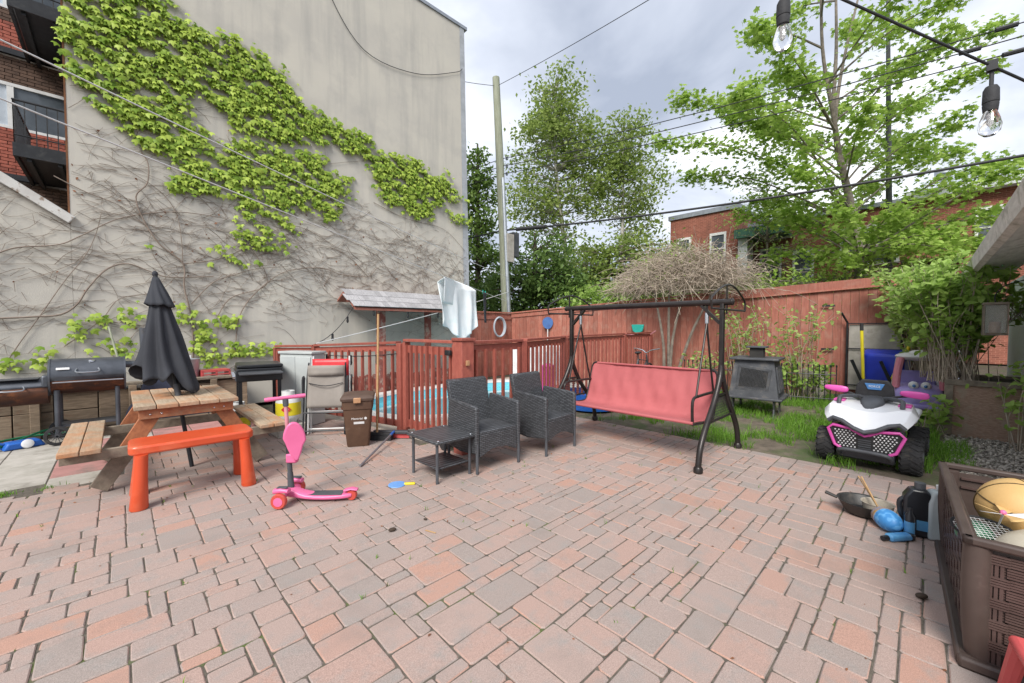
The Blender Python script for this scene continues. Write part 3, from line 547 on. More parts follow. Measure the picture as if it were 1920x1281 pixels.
for z0, z1 in ((5.95, 6.9), (8.57, 9.7)):
    f = MB().bb(-6, -.3, FY - .07, FY + .01, z0 - .06, z0).bb(-6, -.3, FY - .07, FY + .01, z1 - .07, z1)
    for x in (-3.0, -1.62, -.5): f.bb(x - .05, x + .05, FY - .066, FY + .01, z0, z1 - .07)
    win = f.build('window', MAT['white_paint'], br, smooth=0)
    MB().bb(-3.0, -1.66, FY - .03, FY, z0, z1 - .07).build('pane', MAT['pane_bright'], win, smooth=0)
    MB().bb(-1.58, -.5, FY - .03, FY, z0, z1 - .07).build('pane', MAT['pane'], win, smooth=0)
for zb in (4.75, 7.5):   # balcony slabs: soffit, fascia, railing
    b = MB().bb(-1.29, .3, FY - 2.3, FY - .08, zb, zb + .06).build('balcony', MAT['black_steel'], br, smooth=0)
    MB().bb(-1.31, .3, FY - 2.36, FY - 2.3, zb - .05, zb + .2).bb(-1.36, -1.31, FY - 2.36, FY - .05, zb - .05, zb + .2).build('fascia', MAT['black_steel'], b, smooth=0)
    rl = MB()
    rl.tube([(-1.34, FY - .1, zb + 1), (-1.34, FY - 2.33, zb + 1), (.3, FY - 2.33, zb + 1)], .022, 6).tube([(-1.34, FY - 2.33, zb + .35), (.3, FY - 2.33, zb + .35)], .015, 5)
    for i in range(12): rl.cyl((-1.34 + i * .14, FY - 2.33, zb + .1), (-1.34 + i * .14, FY - 2.33, zb + 1), .009, n=5)
    for i in range(14): rl.cyl((-1.34, FY - 2.33 + i * .16, zb + .1), (-1.34, FY - 2.33 + i * .16, zb + 1), .009, n=5)
    rl.build('railing', MAT['black_steel'], b)
    MB().bb(-6, -1.0, FY - .16, FY - .07, zb + .0, zb + .12).build('steel_beam', MAT['black_steel'], br, smooth=0)
    jl = MB()
    for i in range(4): jl.bb(-1.2 + i * .4, -1.14 + i * .4, FY - 2.28, FY - .1, zb - .1, zb - .005)
    jl.build('joists', MAT['black_steel'], b, smooth=0)
# ------------------------------------------------------------------ raised timber bed along the wall
bed = thing('raised_bed', 'weathered timber retaining bed along the ivy wall behind the smoker', 'planter', (0, 0, 0))
MB().bb(-3, 1.55, 8.36, WY - .03, -.06, .52).build('soil', MAT['soil'], bed, smooth=0)
x = -3.0
while x < 1.5:
    wd = random.uniform(.3, .5)
    MB().bb(x + .006, x + wd - .006, 8.28, 8.355, -.06, .30 + random.uniform(-.01, .01)).build('plank', MAT['bed_wood'], bed, bevel=.006)
    MB().bb(x + .006, x + wd - .006, 8.285, 8.355, .31, .56 + random.uniform(-.02, .02)).build('plank', MAT['bed_wood'], bed, bevel=.006)
    x += wd
for x in (-1.9, -.83, .12, 1.1): MB().bb(x - .045, x + .045, 8.2, 8.278, -.06, .6).build('post', MAT['bed_wood'], bed, bevel=.006)
MB().bb(-3, 1.55, 8.22, 8.4, .6, .64).build('cap_board', MAT['grey_wood'], bed, bevel=.006)
for i in range(3): MB().bb(-.25 + i * .62, .36 + i * .62, 7.86, 7.95, -.04, .1).build('kerb_timber', MAT['bed_wood'], bed, bevel=.008)

# ------------------------------------------------------------------ offset smoker
sm = thing('smoker_grill', 'black offset barrel smoker with rusty belly and firebox beside the ivy wall', 'grill', (-.31, 7.72, 0), R(0))
def halfbar(r, x0, x1, a0, a1, cz, n=14):
    m = MB(); k = n + 1
    for x in (x0, x1): m.add([(x, math.cos(a0 + (a1 - a0) * i / n) * r, cz + math.sin(a0 + (a1 - a0) * i / n) * r) for i in range(k)], [])
    m.f += [(i, i + 1, k + i + 1, k + i) for i in range(n)] + [tuple(range(k)), tuple(range(k, 2 * k))]; return m
CZ = .83
halfbar(.225, -.32, .34, R(-12), R(190), CZ).build('lid', MAT['smoker'], sm, solid=.004)
halfbar(.222, -.32, .34, R(190), R(348), CZ).build('belly', MAT['smoker_rust'], sm, solid=.004)
MB().lathe([(.2, 0), (.232, 0), (.232, .018), (.2, .018)], 28, (-.338, 0, CZ), Matrix.Rotation(PI / 2, 3, 'Y')).lathe([(.2, 0), (.232, 0), (.232, .018), (.2, .018)], 28, (.34, 0, CZ), Matrix.Rotation(PI / 2, 3, 'Y')).build('rim', MAT['smoker'], sm)
MB().tube([(-.3, -.228, CZ - .06), (.33, -.228, CZ - .06)], .008, 6).build('front_strip', MAT['grey_steel'], sm)
h = MB().tube(smooth_path([(-.09, -.2, CZ + .1), (-.09, -.27, CZ + .06), (.1, -.27, CZ + .06), (.1, -.2, CZ + .1)], 3), .009, 6).build('handle', MAT['grey_steel'], sm)
o = MB().box((0, 0, 0), (.115, .006, .03)).build('name_plate', MAT['label_white'], sm, bevel=.004); o.location = (-.21, -.212, CZ + .11); o.rotation_euler = (R(-28), 0, 0)
o = MB().lathe([(.03, 0), (.03, .012), (.024, .014)], 18).build('thermometer', MAT['chrome'], sm); o.location = (.04, -.12, CZ + .188); o.rotation_euler = (R(32), 0, 0)
MB().tube(smooth_path([(.34, .03, CZ + .12), (.48, .03, CZ + .12), (.55, .03, CZ + .2), (.55, .03, CZ + .62)], 4), .045, 12).build('chimney', MAT['smoker'], sm)
for x, y in ((-.27, -.15), (-.27, .15)): MB().cyl((x, y, .1), (x, y, CZ - .16), .028, n=12).build('leg', MAT['smoker'], sm)
for y in (-.15, .15): MB().cyl((.27, y, 0), (.27, y, CZ - .16), .024, n=12).build('leg', MAT['smoker'], sm)
MB().bb(-.26, .26, -.16, .16, .2, .225).build('shelf', MAT['smoker'], sm, smooth=0)
MB().cyl((-.27, -.3, .115), (-.27, .27, .115), .012).build('axle', MAT['smoker'], sm)
for y in (-.3, .24):
    wl = MB().lathe([(.085, 0), (.115, .004), (.118, .02), (.115, .036), (.085, .04)], 26, (0, 0, 0), Matrix.Rotation(-PI / 2, 3, 'X'), True).build('wheel', MAT['tyre'], sm); wl.location = (-.27, y, .118)
    s = MB().cyl((0, 0, .0), (0, .04, 0), .02)
    for i in range(14): a = 2 * PI * i / 14; s.beam((.015 * math.cos(a), .02, .015 * math.sin(a)), (.088 * math.cos(a), .02, .088 * math.sin(a)), .006, .006, (0, 1, 0))
    s.build('spokes', MAT['dark_grey'], wl)
# firebox on the left
fb = halfbar(.165, -.86, -.345, R(20), R(160), .66).build('firebox_lid', MAT['smoker'], sm, solid=.004)
halfbar(.163, -.86, -.345, R(160), R(380), .66).build('firebox', MAT['smoker_rust'], sm, solid=.004)
MB().bb(-.84, -.42, -.14, .1, .822, .83).build('firebox_top', MAT['dark_grey'], sm)
MB().tube(smooth_path([(-.72, -.14, .74), (-.72, -.2, .7), (-.54, -.2, .7), (-.54, -.14, .74)], 3), .008, 6).build('firebox_handle', MAT['grey_steel'], sm)
MB().bb(-.4, -.33, -.15, .15, .6, .86).build('neck', MAT['smoker'], sm, bevel=.02)

# hose and reel
tag(MB().tube(smooth_path([(-1.9, 7.2, .03), (-1.5, 7.5, .03), (-1.2, 7.42, .03), (-1.0, 7.62, .05), (-.75, 7.9, .12), (-.6, 8.06, .1), (-.5, 8.14, .03), (-.9, 8.16, .03), (-1.15, 7.95, .03), (-1.0, 7.75, .03), (-1.3, 7.65, .03), (-1.9, 7.6, .03)], 6), .014, 8).build('garden_hose', MAT['hose_green']), 'green garden hose lying in loops under the firebox of the smoker', 'hose')
rl = thing('cord_reel', 'blue cord reel with white dial lying beside the smoker wheel', 'reel', (-.88, 7.62, 0), R(20))
MB().prism([(-.17, .0), (-.13, .085), (.13, .085), (.18, .0)], -.09, .09, 'y').build('case', MAT['reel_blue'], rl, bevel=.02, seg=3)
o = MB().lathe([(.052, 0), (.052, .02), (.04, .026)], 24).build('dial', MAT['label_white'], rl); o.location = (.02, -.09, .05); o.rotation_euler = (R(68), 0, 0)
MB().tube(smooth_path([(-.14, 0, .07), (-.2, 0, .09), (-.23, 0, .04), (-.17, 0, .02)], 4), .014, 8).build('handle', MAT['reel_blue'], rl)

# ------------------------------------------------------------------ picnic table
pt = thing('picnic_table', 'worn wooden picnic table with attached seats around the closed umbrella', 'table', (.465, 5.55, 0))
for i in range(5):
    x0 = -.395 + i * .159
    if i == 2:
        for a, b in ((-.62, .07), (.16, .67)): MB().bb(x0 + .003, x0 + .156, a, b, .70, .74).build('table_board', MAT['old_wood'], pt, bevel=.006)
        for a, b in ((x0 + .003, x0 + .05), (x0 + .112, x0 + .156)): MB().bb(a, b, .07, .16, .70, .74).build('table_board', MAT['old_wood'], pt)
    else: MB().bb(x0 + .003, x0 + .156, -.62 + random.uniform(-.01, .01), .67 + random.uniform(-.01, .01), .70, .74).build('table_board', MAT['old_wood'], pt, bevel=.006)
for sx in (-1, 1):
    xs = (-.855, -.725) if sx < 0 else (.56, .69)
    for q in xs: MB().bb(q + .002, q + .126, -.75, .72, .40, .44).build('seat_board', MAT['old_wood'], pt, bevel=.006)
for y in (-.55, .55):
    MB().bb(-.36, .36, y - .02, y + .02, .61, .698).build('top_support', MAT['orange_wood'], pt, bevel=.004)
    MB().bb(-.85, .83, y - .022 - .045, y - .024, .31, .398).build('seat_support', MAT['grey_wood'], pt, bevel=.004)
    for sx in (-1, 1):
        a = (sx * .24, y + .045, .69); b = (sx * .62, y + .045, .0)
        if sx < 0: b = (-.63, y + .045, .0)
        up = MB().beam(Vector(a), Vector(a).lerp(Vector(b), .5), .045, .13, (0, 0, 1)).build('leg', MAT['orange_wood'], pt, bevel=.004)
        MB().beam(Vector(a).lerp(Vector(b), .5), Vector(b) + Vector((0, 0, .035)), .0455, .131, (0, 0, 1)).build('leg_foot', MAT['grey_wood'], pt, bevel=.004)
    for sx in (-1, 1):
        for k in (.2, .28): MB().ell((sx * k, y - .022, .65), (.009, .006, .009), 8, 6).build('bolt', MAT['chrome'], pt)
# closed umbrella
um = thing('patio_umbrella', 'closed charcoal patio umbrella standing in the picnic table', 'umbrella', (.51, 5.33, 0))
tip = Vector((-.23, .38, 2.04)); ax = tip / tip.z
MB().cyl((0, 0, 0), ax * 2.0, .019, n=12).build('pole', MAT['black_steel'], um)
def canopy(r_of, z0, z1, ribs, nz, amp, ph=0, hem=1):
    m = MB(); nA = ribs * 8
    def fn(i, j):
        t = j; a = 2 * PI * i; zz = z1 + (z0 - z1) * t; r = r_of(t)
        f = 1 + amp * min(1, t * 2) * math.cos(ribs * a + 1.3 * math.sin(3 * t + ph)) + .06 * hem * math.sin(3 * a + 5 * t)
        zz += hem * (-.11 * math.cos(a - .4) + .06 * math.sin(4 * a + 1) + .04 * math.sin(ribs * a)) * t ** 4
        c = ax * zz + Vector((-.06, .06, 0)) * t * hem; r *= .9; return (c.x + r * f * math.cos(a), c.y + r * f * math.sin(a), zz)
    return m.grid(fn, nA + 1, nz)
canopy(lambda t: .03 + .17 * t ** .8 + .05 * t * t, .87, 1.93, 8, 26, .21).build('canopy', MAT['umbrella'], um, smooth=80, solid=.003)
MB().tube([ax * .98 + Vector((-.05, .05, 0)), ax * 1.3 + Vector((-.03, .03, 0)), ax * 1.8], [.13, .11, .03], 14).build('inner_folds', MAT['umbrella'], um)
canopy(lambda t: .03 + .10 * t, 1.68, 1.985, 8, 10, .09, 1, .12).build('vent_flap', MAT['umbrella'], um, smooth=80, solid=.003)
MB().ell(ax * 2.02, (.025, .025, .035), 12, 8).build('finial', MAT['umbrella'], um)
MB().cyl(ax * .7, ax * .86, .027, n=12).build('crank_collar', MAT['dark_grey'], um)

# orange children's bench
ob = thing('kids_bench', 'bright orange plastic kids bench with tapered legs before the picnic table', 'bench', (.455, 4.55, 0), R(-1))
m = MB(); L_, W_, rr = .43, .19, .07; pl = []
for cx_, cy_, a0 in ((L_ - rr, W_ - rr, 0), (-L_ + rr, W_ - rr, 90), (-L_ + rr, -W_ + rr, 180), (L_ - rr, -W_ + rr, 270)):
    for q in range(0, 91, 18): pl.append((cx_ + rr * math.cos(R(a0 + q)), cy_ + rr * math.sin(R(a0 + q))))
m.prism(pl, .425, .50, 'z'); m.build('seat', MAT['orange_plastic'], ob, bevel=.018, seg=3)
for sx in (-1, 1):
    for sy in (-1, 1):
        MB().lathe([(.055, 0), (.06, .01), (.046, .25), (.042, .43)], 20, (0, 0, 0), Matrix(((1, 0, -sx * .06), (0, 1, -sy * .05), (0, 0, 1)))).build('leg', MAT['orange_plastic'], ob).location = (sx * .375, sy * .2, 0)

# ------------------------------------------------------------------ pink scooter
sc = thing('kids_scooter', 'pink three-wheeled kids scooter with flip-up seat on the paving', 'scooter', (1.0, 3.68, 0), R(-42))
m = MB()
secs = [(-.05, .05, .09, .055), (.05, .055, .075, .035), (.12, .062, .045, .02), (.3, .066, .04, .022), (.44, .052, .042, .022), (.52, .03, .05, .022)]
def loft(secs, n=14):
    m = MB(); vv = []; fs = []; k = len(secs)
    for x, hw, zc, hz in secs:
        for j in range(n): a = 2 * PI * j / n; c, s = math.cos(a), math.sin(a); vv.append((x, hw * math.copysign(abs(c) ** .6, c), zc + hz * math.copysign(abs(s) ** .7, s)))
    for i in range(k - 1):
        for j in range(n): fs.append((i * n + j, i * n + (j + 1) % n, (i + 1) * n + (j + 1) % n, (i + 1) * n + j))
    fs += [tuple(range(n)), tuple((k - 1) * n + j for j in range(n))]; return m.add(vv, fs)
loft(secs).build('deck', MAT['pink_plastic'], sc, smooth=50, sub=1)
MB().bb(.14, .43, -.048, .048, .062, .0665).build('grip_mat', MAT['dark_grey'], sc, bevel=.003)
for s in (-1, 1):
    loft([(-.055, .03, .1, .02), (0, .036, .11, .02), (.06, .03, .1, .016)]).build('fender', MAT['pink_plastic'], sc, smooth=60).location = (-.02, s * .115, .03)
    MB().bb(-.05, .03, s * .115 - .02, s * .115 + .02, .156, .164).build('fender_pad', MAT['dark_grey'], sc, bevel=.003)
    MB().cyl((-.02, 0, .07), (-.02, s * .15, .06), .014).build('axle', MAT['pink_plastic'], sc)
    w_ = MB().lathe([(.03, -.018), (.055, -.02), (.062, -.01), (.062, .01), (.055, .02), (.03, .018)], 24, (0, 0, 0), Matrix.Rotation(PI / 2, 3, 'X')).build('wheel', MAT['wheel_red'], sc); w_.location = (-.02, s * .155, .062)
    hb = MB().lathe([(.02, -.022), (.036, -.021), (.036, .021), (.02, .022)], 16, (0, 0, 0), Matrix.Rotation(PI / 2, 3, 'X')).build('hub', MAT['pink_plastic'], w_)
w_ = MB().lathe([(.012, -.02), (.038, -.02), (.044, -.01), (.044, .01), (.038, .02), (.012, .02)], 20, (0, 0, 0), Matrix.Rotation(PI / 2, 3, 'X')).build('wheel', MAT['wheel_red'], sc); w_.location = (.5, 0, .044)
loft([(.44, .03, .085, .008), (.5, .032, .098, .008), (.55, .024, .088, .008)]).build('rear_brake', MAT['pink_plastic'], sc, smooth=60)
lean = Vector((-.045, 0, 1))
def up(z, x=-.0): return (x + lean.x * (z - .1), 0, z)
MB().cyl(up(.1), up(.24), .026, .022).cyl(up(.24), up(.36), .019).build('lower_post', MAT['dark_grey'], sc)
MB().cyl(up(.34), up(.60), .021).build('black_tube', MAT['grip_black'], sc)
MB().cyl(up(.58), up(.84), .015).build('steel_tube', MAT['pale_pink'], sc)
MB().cyl(up(.80), up(.86), .022).build('bar_clamp', MAT['dark_grey'], sc)
c = Vector(up(.87)); d = Vector((.88, .46, .05))
for s in (-1, 1): MB().tube([c + d * s * .0, c + d * s * .06, c + d * s * .12, c + d * s * .15], [.015, .016, .018, .016], 12).build('grip', MAT['pink_plastic'], sc)
m = MB(); o_ = []
for i in range(24):
    a = 2 * PI * i / 24; o_.append((.086 * math.sin(a) * (1 if math.cos(a) > 0 else .8 - .35 * abs(math.cos(a))), .165 * math.cos(a)))
m.prism(o_, -.018, .018, 'x'); o = m.build('flip_seat', MAT['pink_plastic'], sc, bevel=.012, seg=3, smooth=50); o.location = (.05, -.03, .51); o.rotation_euler = (R(4), 0, R(-62))
MB().box((0, 0, 0), (.09, .06, .08)).build('seat_hinge', MAT['pink_plastic'], sc, bevel=.014).location = (.015, 0, .365)

# ------------------------------------------------------------------ griddle, propane tanks, things on the bed
gd = thing('gas_griddle', 'black gas griddle with side shelf and steel knobs behind the picnic table', 'grill', (1.42, 6.72, 0), R(-98))
MB().bb(-.34, .34, -.26, .28, .9, .945).build('lid', MAT['griddle_steel'], gd, bevel=.012)
MB().bb(-.36, .36, -.27, .27, .72, .895).build('body', MAT['griddle_steel'], gd, bevel=.01)
MB().bb(-.355, .355, -.282, -.272, .735, .855).build('front_panel', MAT['dark_grey'], gd)
for i in range(4): MB().lathe([(.026, 0), (.022, .03), (.0005, .032)], 14, (-.24 + i * .16, -.282, .79), Matrix.Rotation(PI / 2, 3, 'X')).build('knob', MAT['chrome'], gd)
MB().bb(.37, .66, -.25, .25, .835, .86).build('side_shelf', MAT['dark_grey'], gd, bevel=.008)
for x in (-.33, .33):
    for y in (-.23, .23): MB().bb(x - .022, x + .022, y - .022, y + .022, 0, .72).build('leg', MAT['griddle_steel'], gd)
MB().bb(-.31, .31, -.2, .2, .16, .185).build('lower_shelf', MAT['griddle_steel'], gd)
def tank(name, label, loc, rz, sc_=1):
    t = thing(name, label, 'gas tank', loc, rz, None)
    MB().lathe([(.10, 0), (.1, .03), (.13, .05), (.152, .1), (.152, .3), (.13, .355), (.07, .38), (.03, .385)], 28).build('body', MAT['tank_white'], t)
    m = MB(); n_ = 20
    for i in range(n_ + 1):
        a = -PI * .95 + i * PI * 1.1 / n_
        m.v += [(.1535 * math.cos(a), .1535 * math.sin(a), .12), (.1535 * math.cos(a), .1535 * math.sin(a), .29)]
    m.f = [(2 * i, 2 * i + 2, 2 * i + 3, 2 * i + 1) for i in range(n_)]
    lb = m.build('label_band', MAT['yellow'], t, smooth=60)
    c = MB()
    for i in range(13):
        a = R(-160 + i * 25)
    c.lathe([(.075, 0), (.08, 0), (.08, .075), (.075, .075)], 22, (0, 0, .365), None, True); c.build('collar', MAT['tank_white'], t, solid=0)
    MB().cyl((0, 0, .385), (0, 0, .44), .02).build('valve', MAT['grey_steel'], t)
    dm = MB().box((0, 0, 0), (.085, .003, .085)).build('hazard_diamond', MAT['label_red'], t); dm.location = (.156 * math.cos(R(-70)), .156 * math.sin(R(-70)), .21); dm.rotation_euler = (0, R(45), R(20))
    dw = MB().box((0, -.0022, 0), (.036, .002, .014), Matrix.Rotation(-R(45), 3, 'Y')).ell((.012, -.0022, .012), (.01, .002, .01), 8, 6).build('hazard_mark', MAT['label_white'], dm)
    return t
tank('propane_tank', 'white propane tank with yellow label and red diamond under the griddle shelf', (1.62, 6.02, .16), R(-45))
tank('propane_tank', 'yellow-labelled tank standing on the ground behind the picnic bench', (1.13, 6.52, 0), R(-60))
bk = MB().bb(1.45, 1.8, 5.87, 6.2, 0, .158).build('concrete_block', MAT['beige_slab'], bevel=.01); tag(bk, 'pale block under the upright propane tank', 'block')
gp = thing('metal_pail', 'galvanised metal pail on the raised bed behind the umbrella', 'pail', (.80, 8.62, .6))
MB().lathe([(.15, 0), (.17, .32), (.178, .33), (.165, .33), (.145, .02), (.01, .02)], 26).build('body', MAT['galv'], gp)
for s in (-1, 1): MB().tube(smooth_path([(s * .168, -.05, .26), (s * .21, -.03, .27), (s * .21, .03, .27), (s * .168, .05, .26)], 3), .006, 6).build('handle', MAT['galv'], gp)
MB().bb(-.06, .05, -.02, .02, .335, .39).build('card', MAT['label_white'], gp)
MB().bb(.6, 1.05, 8.37, WY - .04, .53, .6).build('ledge_block', MAT['grey_wood'], bed)
tr = thing('red_crate', 'dark red folding crate lying on the raised bed beside the metal pail', 'crate', (1.16, 8.58, .59), R(5))
for z in (0.012, .06, .11): MB().bb(-.2, .2, -.15, -.135, z, z + .02).build('slat', MAT['coral'], tr)
for x in (-.19, 0, .19): MB().bb(x - .012, x + .012, -.15, .15, 0, .13).build('frame', MAT['coral'], tr)
MB().bb(-.2, .2, -.13, .15, 0.132, .145).build('lid', MAT['coral'], tr)
MB().bb(.95, 1.4, 8.38, WY - .05, .53, .588).build('ledge_block', MAT['grey_wood'], bed)
def crumple(name, c, rx, ry, rz, mt, seed):
    rr = random.Random(seed); ks = [(rr.uniform(2, 7), rr.uniform(2, 7), rr.uniform(0, 6)) for _ in range(7)]
    def fn(i, j):
        a = 2 * PI * i; t = j; r = 1 - t
        f = 1 + .16 * sum(math.sin(round(k[0]) * a + k[1] * t * 2 + k[2]) for k in ks) / 2
        zz = (1 - r ** 2.2) * rz * (1 + .28 * sum(math.sin(k[0] * math.cos(a) * r * 2 + k[1] * math.sin(a) * r * 2 + k[2]) for k in ks) / 2)
        return (c[0] + rx * r * f * math.cos(a), c[1] + ry * r * f * math.sin(a), c[2] + max(0, zz))
    return MB().grid(fn, 73, 22).build(name, mt, smooth=60)
tag(crumple('grill_cover', (.55, 8.12, .0), .52, .22, .72, MAT['tarp'], 3), 'crumpled navy grill cover heaped behind the picnic table', 'cover')
rake = thing('garden_rake', 'wooden-handled garden tool leaning on the ivy wall left of the umbrella', 'garden tool', (.05, 8.5, .52))
MB().tube([(0, 0, .03), (-.17, .4, .95)], .014, 8).build('handle', MAT['pole_wood'], rake); MB().box((0, 0, .02), (.26, .03, .03)).build('head', MAT['iron'], rake)
# pale storage cabinet behind the griddle
cb_ = thing('storage_cabinet', 'pale grey storage cabinet behind the griddle and folding chairs', 'cabinet', (1.98, 6.62, 0), R(-62))
MB().bb(-.3, .3, -.12, .14, 0, 1.06).build('body', MAT['greenhouse'], cb_, bevel=.012)
MB().bb(-.285, -.004, -.136, -.122, .04, 1.02).build('door', MAT['greenhouse'], cb_, bevel=.006)
MB().bb(.004, .285, -.136, -.122, .04, 1.02).build('door', MAT['greenhouse'], cb_, bevel=.006)
MB().bb(-.32, .32, -.14, .16, 1.06, 1.1).build('top', MAT['greenhouse'], cb_, bevel=.008)

# ------------------------------------------------------------------ folding chairs leaning on the railing, bin, brooms
def folding(name, label, loc, rz, frame, fabric, tilt, hh=1.02):
    t = thing(name, label, 'folding chair', loc, rz); t.rotation_euler = (R(tilt), 0, rz)
    for s in (-1, 1):
        MB().tube([(s * .25, 0, .0), (s * .25, .0, hh * .8), (s * .24, .02, hh)], .011, 8).build('back_tube', frame, t)
        MB().tube([(s * .27, -.05, .0), (s * .27, -.045, .78)], .011, 8).build('leg', frame, t)
        MB().tube(smooth_path([(s * .285, -.03, .5), (s * .29, -.06, .74), (s * .285, -.03, .79)], 3), .014, 8).build('armrest', MAT['grip_black'], t)
    for z in (.06, .3): MB().tube([(-.27, -.05, z), (.27, -.05, z)], .01, 8).build('crossbar', frame, t)
    MB().grid(lambda u, v: (-.24 + .48 * u, -.02 + .02 * math.sin(u * PI) - .006 * math.sin(v * 9), .36 + (hh - .4) * v), 10, 14).build('sling', fabric, t, smooth=80, solid=.004)
    MB().tube(smooth_path([(-.22, -.03, .70), (0, -.035, .66), (.22, -.03, .70)], 5), .006, 5).build('piping', MAT['grip_black'], t)
    MB().grid(lambda u, v: (-.23 + .46 * u, -.035, .80 + .14 * v), 4, 4).build('headrest', fabric, t, smooth=80, solid=.012)
    return t
RZ = R(-36)
folding('folding_chair', 'taupe sling folding chair with black arms leaning by the cabinet', (1.97, 5.66, 0), RZ, MAT['black_steel'], MAT['fabric_taupe'], -7, .98)
folding('folding_chair', 'red folding chair with white frame behind the taupe one', (2.06, 5.74, 0), RZ, MAT['white_paint'], MAT['red_plastic'], -6, 1.06)
bn = thing('compost_bin', 'brown wheeled compost bin with tan latch beside the folding chairs', 'bin', (2.12, 4.93, 0), R(-27))
m = MB()
def sq(hw, hd, z, r=.03): return [(x * (hw - r) + r * math.cos(R(a)), y * (hd - r) + r * math.sin(R(a)), z) for x, y, a0 in ((1, 1, 0), (-1, 1, 90), (-1, -1, 180), (1, -1, 270)) for a in (a0, a0 + 30, a0 + 60, a0 + 90)]
S = [sq(.125, .14, 0), sq(.13, .15, .03), sq(.165, .19, .46), sq(.175, .2, .47), sq(.178, .205, .57)]
for r_ in S: m.v += r_
for i in range(4): m.f += [(i * 16 + j, i * 16 + (j + 1) % 16, (i + 1) * 16 + (j + 1) % 16, (i + 1) * 16 + j) for j in range(16)]
m.f += [tuple(range(16)), tuple(range(64, 80))]; m.build('body', MAT['bin_brown'], bn)
m = MB(); S = [sq(.19, .22, .572), sq(.195, .225, .6), sq(.18, .205, .625), sq(.12, .14, .645)]
for r_ in S: m.v += r_
for i in range(3): m.f += [(i * 16 + j, i * 16 + (j + 1) % 16, (i + 1) * 16 + (j + 1) % 16, (i + 1) * 16 + j) for j in range(16)]
m.f += [tuple(range(16)), tuple(range(48, 64))]; m.build('lid', MAT['bin_lid'], bn)
MB().box((0, -.226, .58), (.085, .02, .065)).build('latch', MAT['latch_tan'], bn, bevel=.008)
fr = MB().box((0, 0, 0), (.12, .002, .028)).build('sticker', MAT['label_white'], bn); fr.location = (.015, -.176, .30); fr.rotation_euler = (R(4.5), 0, 0)
text('bin_lettering', 'Montréal', .036, MAT['label_white'], bn, (-.005, -.1805, .352), (R(94.5), 0, 0))
o = MB().lathe([(.006, 0), (.016, 0), (.016, .002), (.006, .002)], 12).build('bin_logo', MAT['label_white'], bn); o.location = (.09, -.1815, .354); o.rotation_euler = (R(94.5), 0, 0)
for s in (-1, 1): MB().lathe([(.03, 0), (.06, .002), (.06, .03), (.03, .032)], 20, (s * .12 - .016, .16, .06), Matrix.Rotation(PI / 2, 3, 'Y')).build('wheel', MAT['tyre'], bn)
MB().tube([(-.14, .24, .55), (.14, .24, .55)], .013, 8).build('grab_bar', MAT['bin_brown'], bn)
bs = thing('standing_broom', 'tall pale wooden pole standing behind the brown bin', 'broom', (2.36, 4.93, 0), R(-50))
MB().tube([(0, 0, .1), (.02, .03, 1.63)], .014, 10).build('handle', MAT['pine'], bs)
MB().bb(-.2, .2, -.035, .035, .06, .1).build('head', MAT['grip_black'], bs, bevel=.006)
MB().bb(-.2, .2, -.045, .045, .0, .06).build('bristles', MAT['grip_black'], bs)
pb = thing('push_broom', 'push broom with grey stick and blue socket lying by the gate', 'broom', (2.48, 4.82, 0), 0)
a = Vector((.05, -.02, .1)); b = Vector((-.72, -.75, .015))
MB().tube([a, a.lerp(b, .12)], .016, 8).build('socket', MAT['reel_blue'], pb); MB().tube([a.lerp(b, .12), b], .012, 8).build('stick', MAT['grey_steel'], pb)
MB().beam((-.12, .2, .09), (.2, -.14, .09), .07, .04).build('head', MAT['dark_grey'], pb, bevel=.008)
MB().beam((-.10, .22, .04), (.22, -.12, .04), .06, .06).build('bristles', MAT['coral'], pb)
# ------------------------------------------------------------------ pool railing, gate
def rail_run(root, a, b, za, zb_, nb=None, mid=False):
    a = Vector((*a, 0)); b = Vector((*b, 0)); L = (b - a).length; d = (b - a).normalized()
    A = a + Vector((0, 0, za)); B = b + Vector((0, 0, zb_))
    MB().beam(A, B, .11, .035).build('cap_rail', MAT['rail_red'], root, bevel=.004)
    dz = Vector((0, 0, .075)); MB().beam(A - dz, B - dz, .04, .085).build('top_rail', MAT['rail_red'], root, bevel=.003)
    lo = Vector((0, 0, .13)); MB().beam(a + lo, b + lo, .04, .085).build('bottom_rail', MAT['rail_red'], root, bevel=.003)
    n = nb or int(L / .15)
    nrm = Vector((-d.y, d.x, 0))
    for i in range(n):
        t = (i + .5) / n; p = a.lerp(b, t) - nrm * .036; z1 = za + (zb_ - za) * t - .09
        MB().beam(p + Vector((0, 0, .10)), p + Vector((0, 0, z1)), .036, .03, (d.x, d.y, 0)).build('baluster', MAT['rail_red'], root)
def post(root, p, z, s=.1): MB().bb(p[0] - s / 2, p[0] + s / 2, p[1] - s / 2, p[1] + s / 2, -.05, z).build('post', MAT['rail_red'], root, bevel=.004)
f1 = thing('pool_railing', 'dark red wooden railing left of the pool gate behind the folding chairs', 'railing', (0, 0, 0))
rail_run(f1, (1.98, 7.95), (2.27, 6.93), 1.13, 1.16); rail_run(f1, (2.27, 6.87), (2.74, 5.05), 1.17, 1.25)
post(f1, (2.27, 6.9), 1.15); post(f1, (1.98, 7.98), 1.1); post(f1, (2.75, 4.98), 1.24, .11)
gt = thing('pool_gate', 'red slatted pool gate with latch beside the thick corner post', 'gate', (0, 0, 0))
a, b = (2.765, 4.88), (2.815, 3.82)
A = Vector((*a, 0)); B = Vector((*b, 0))
for z in (.17, 1.17): MB().beam(A + Vector((0, 0, z)), B + Vector((0, 0, z)), .045, .1).build('gate_rail', MAT['rail_red'], gt, bevel=.003)
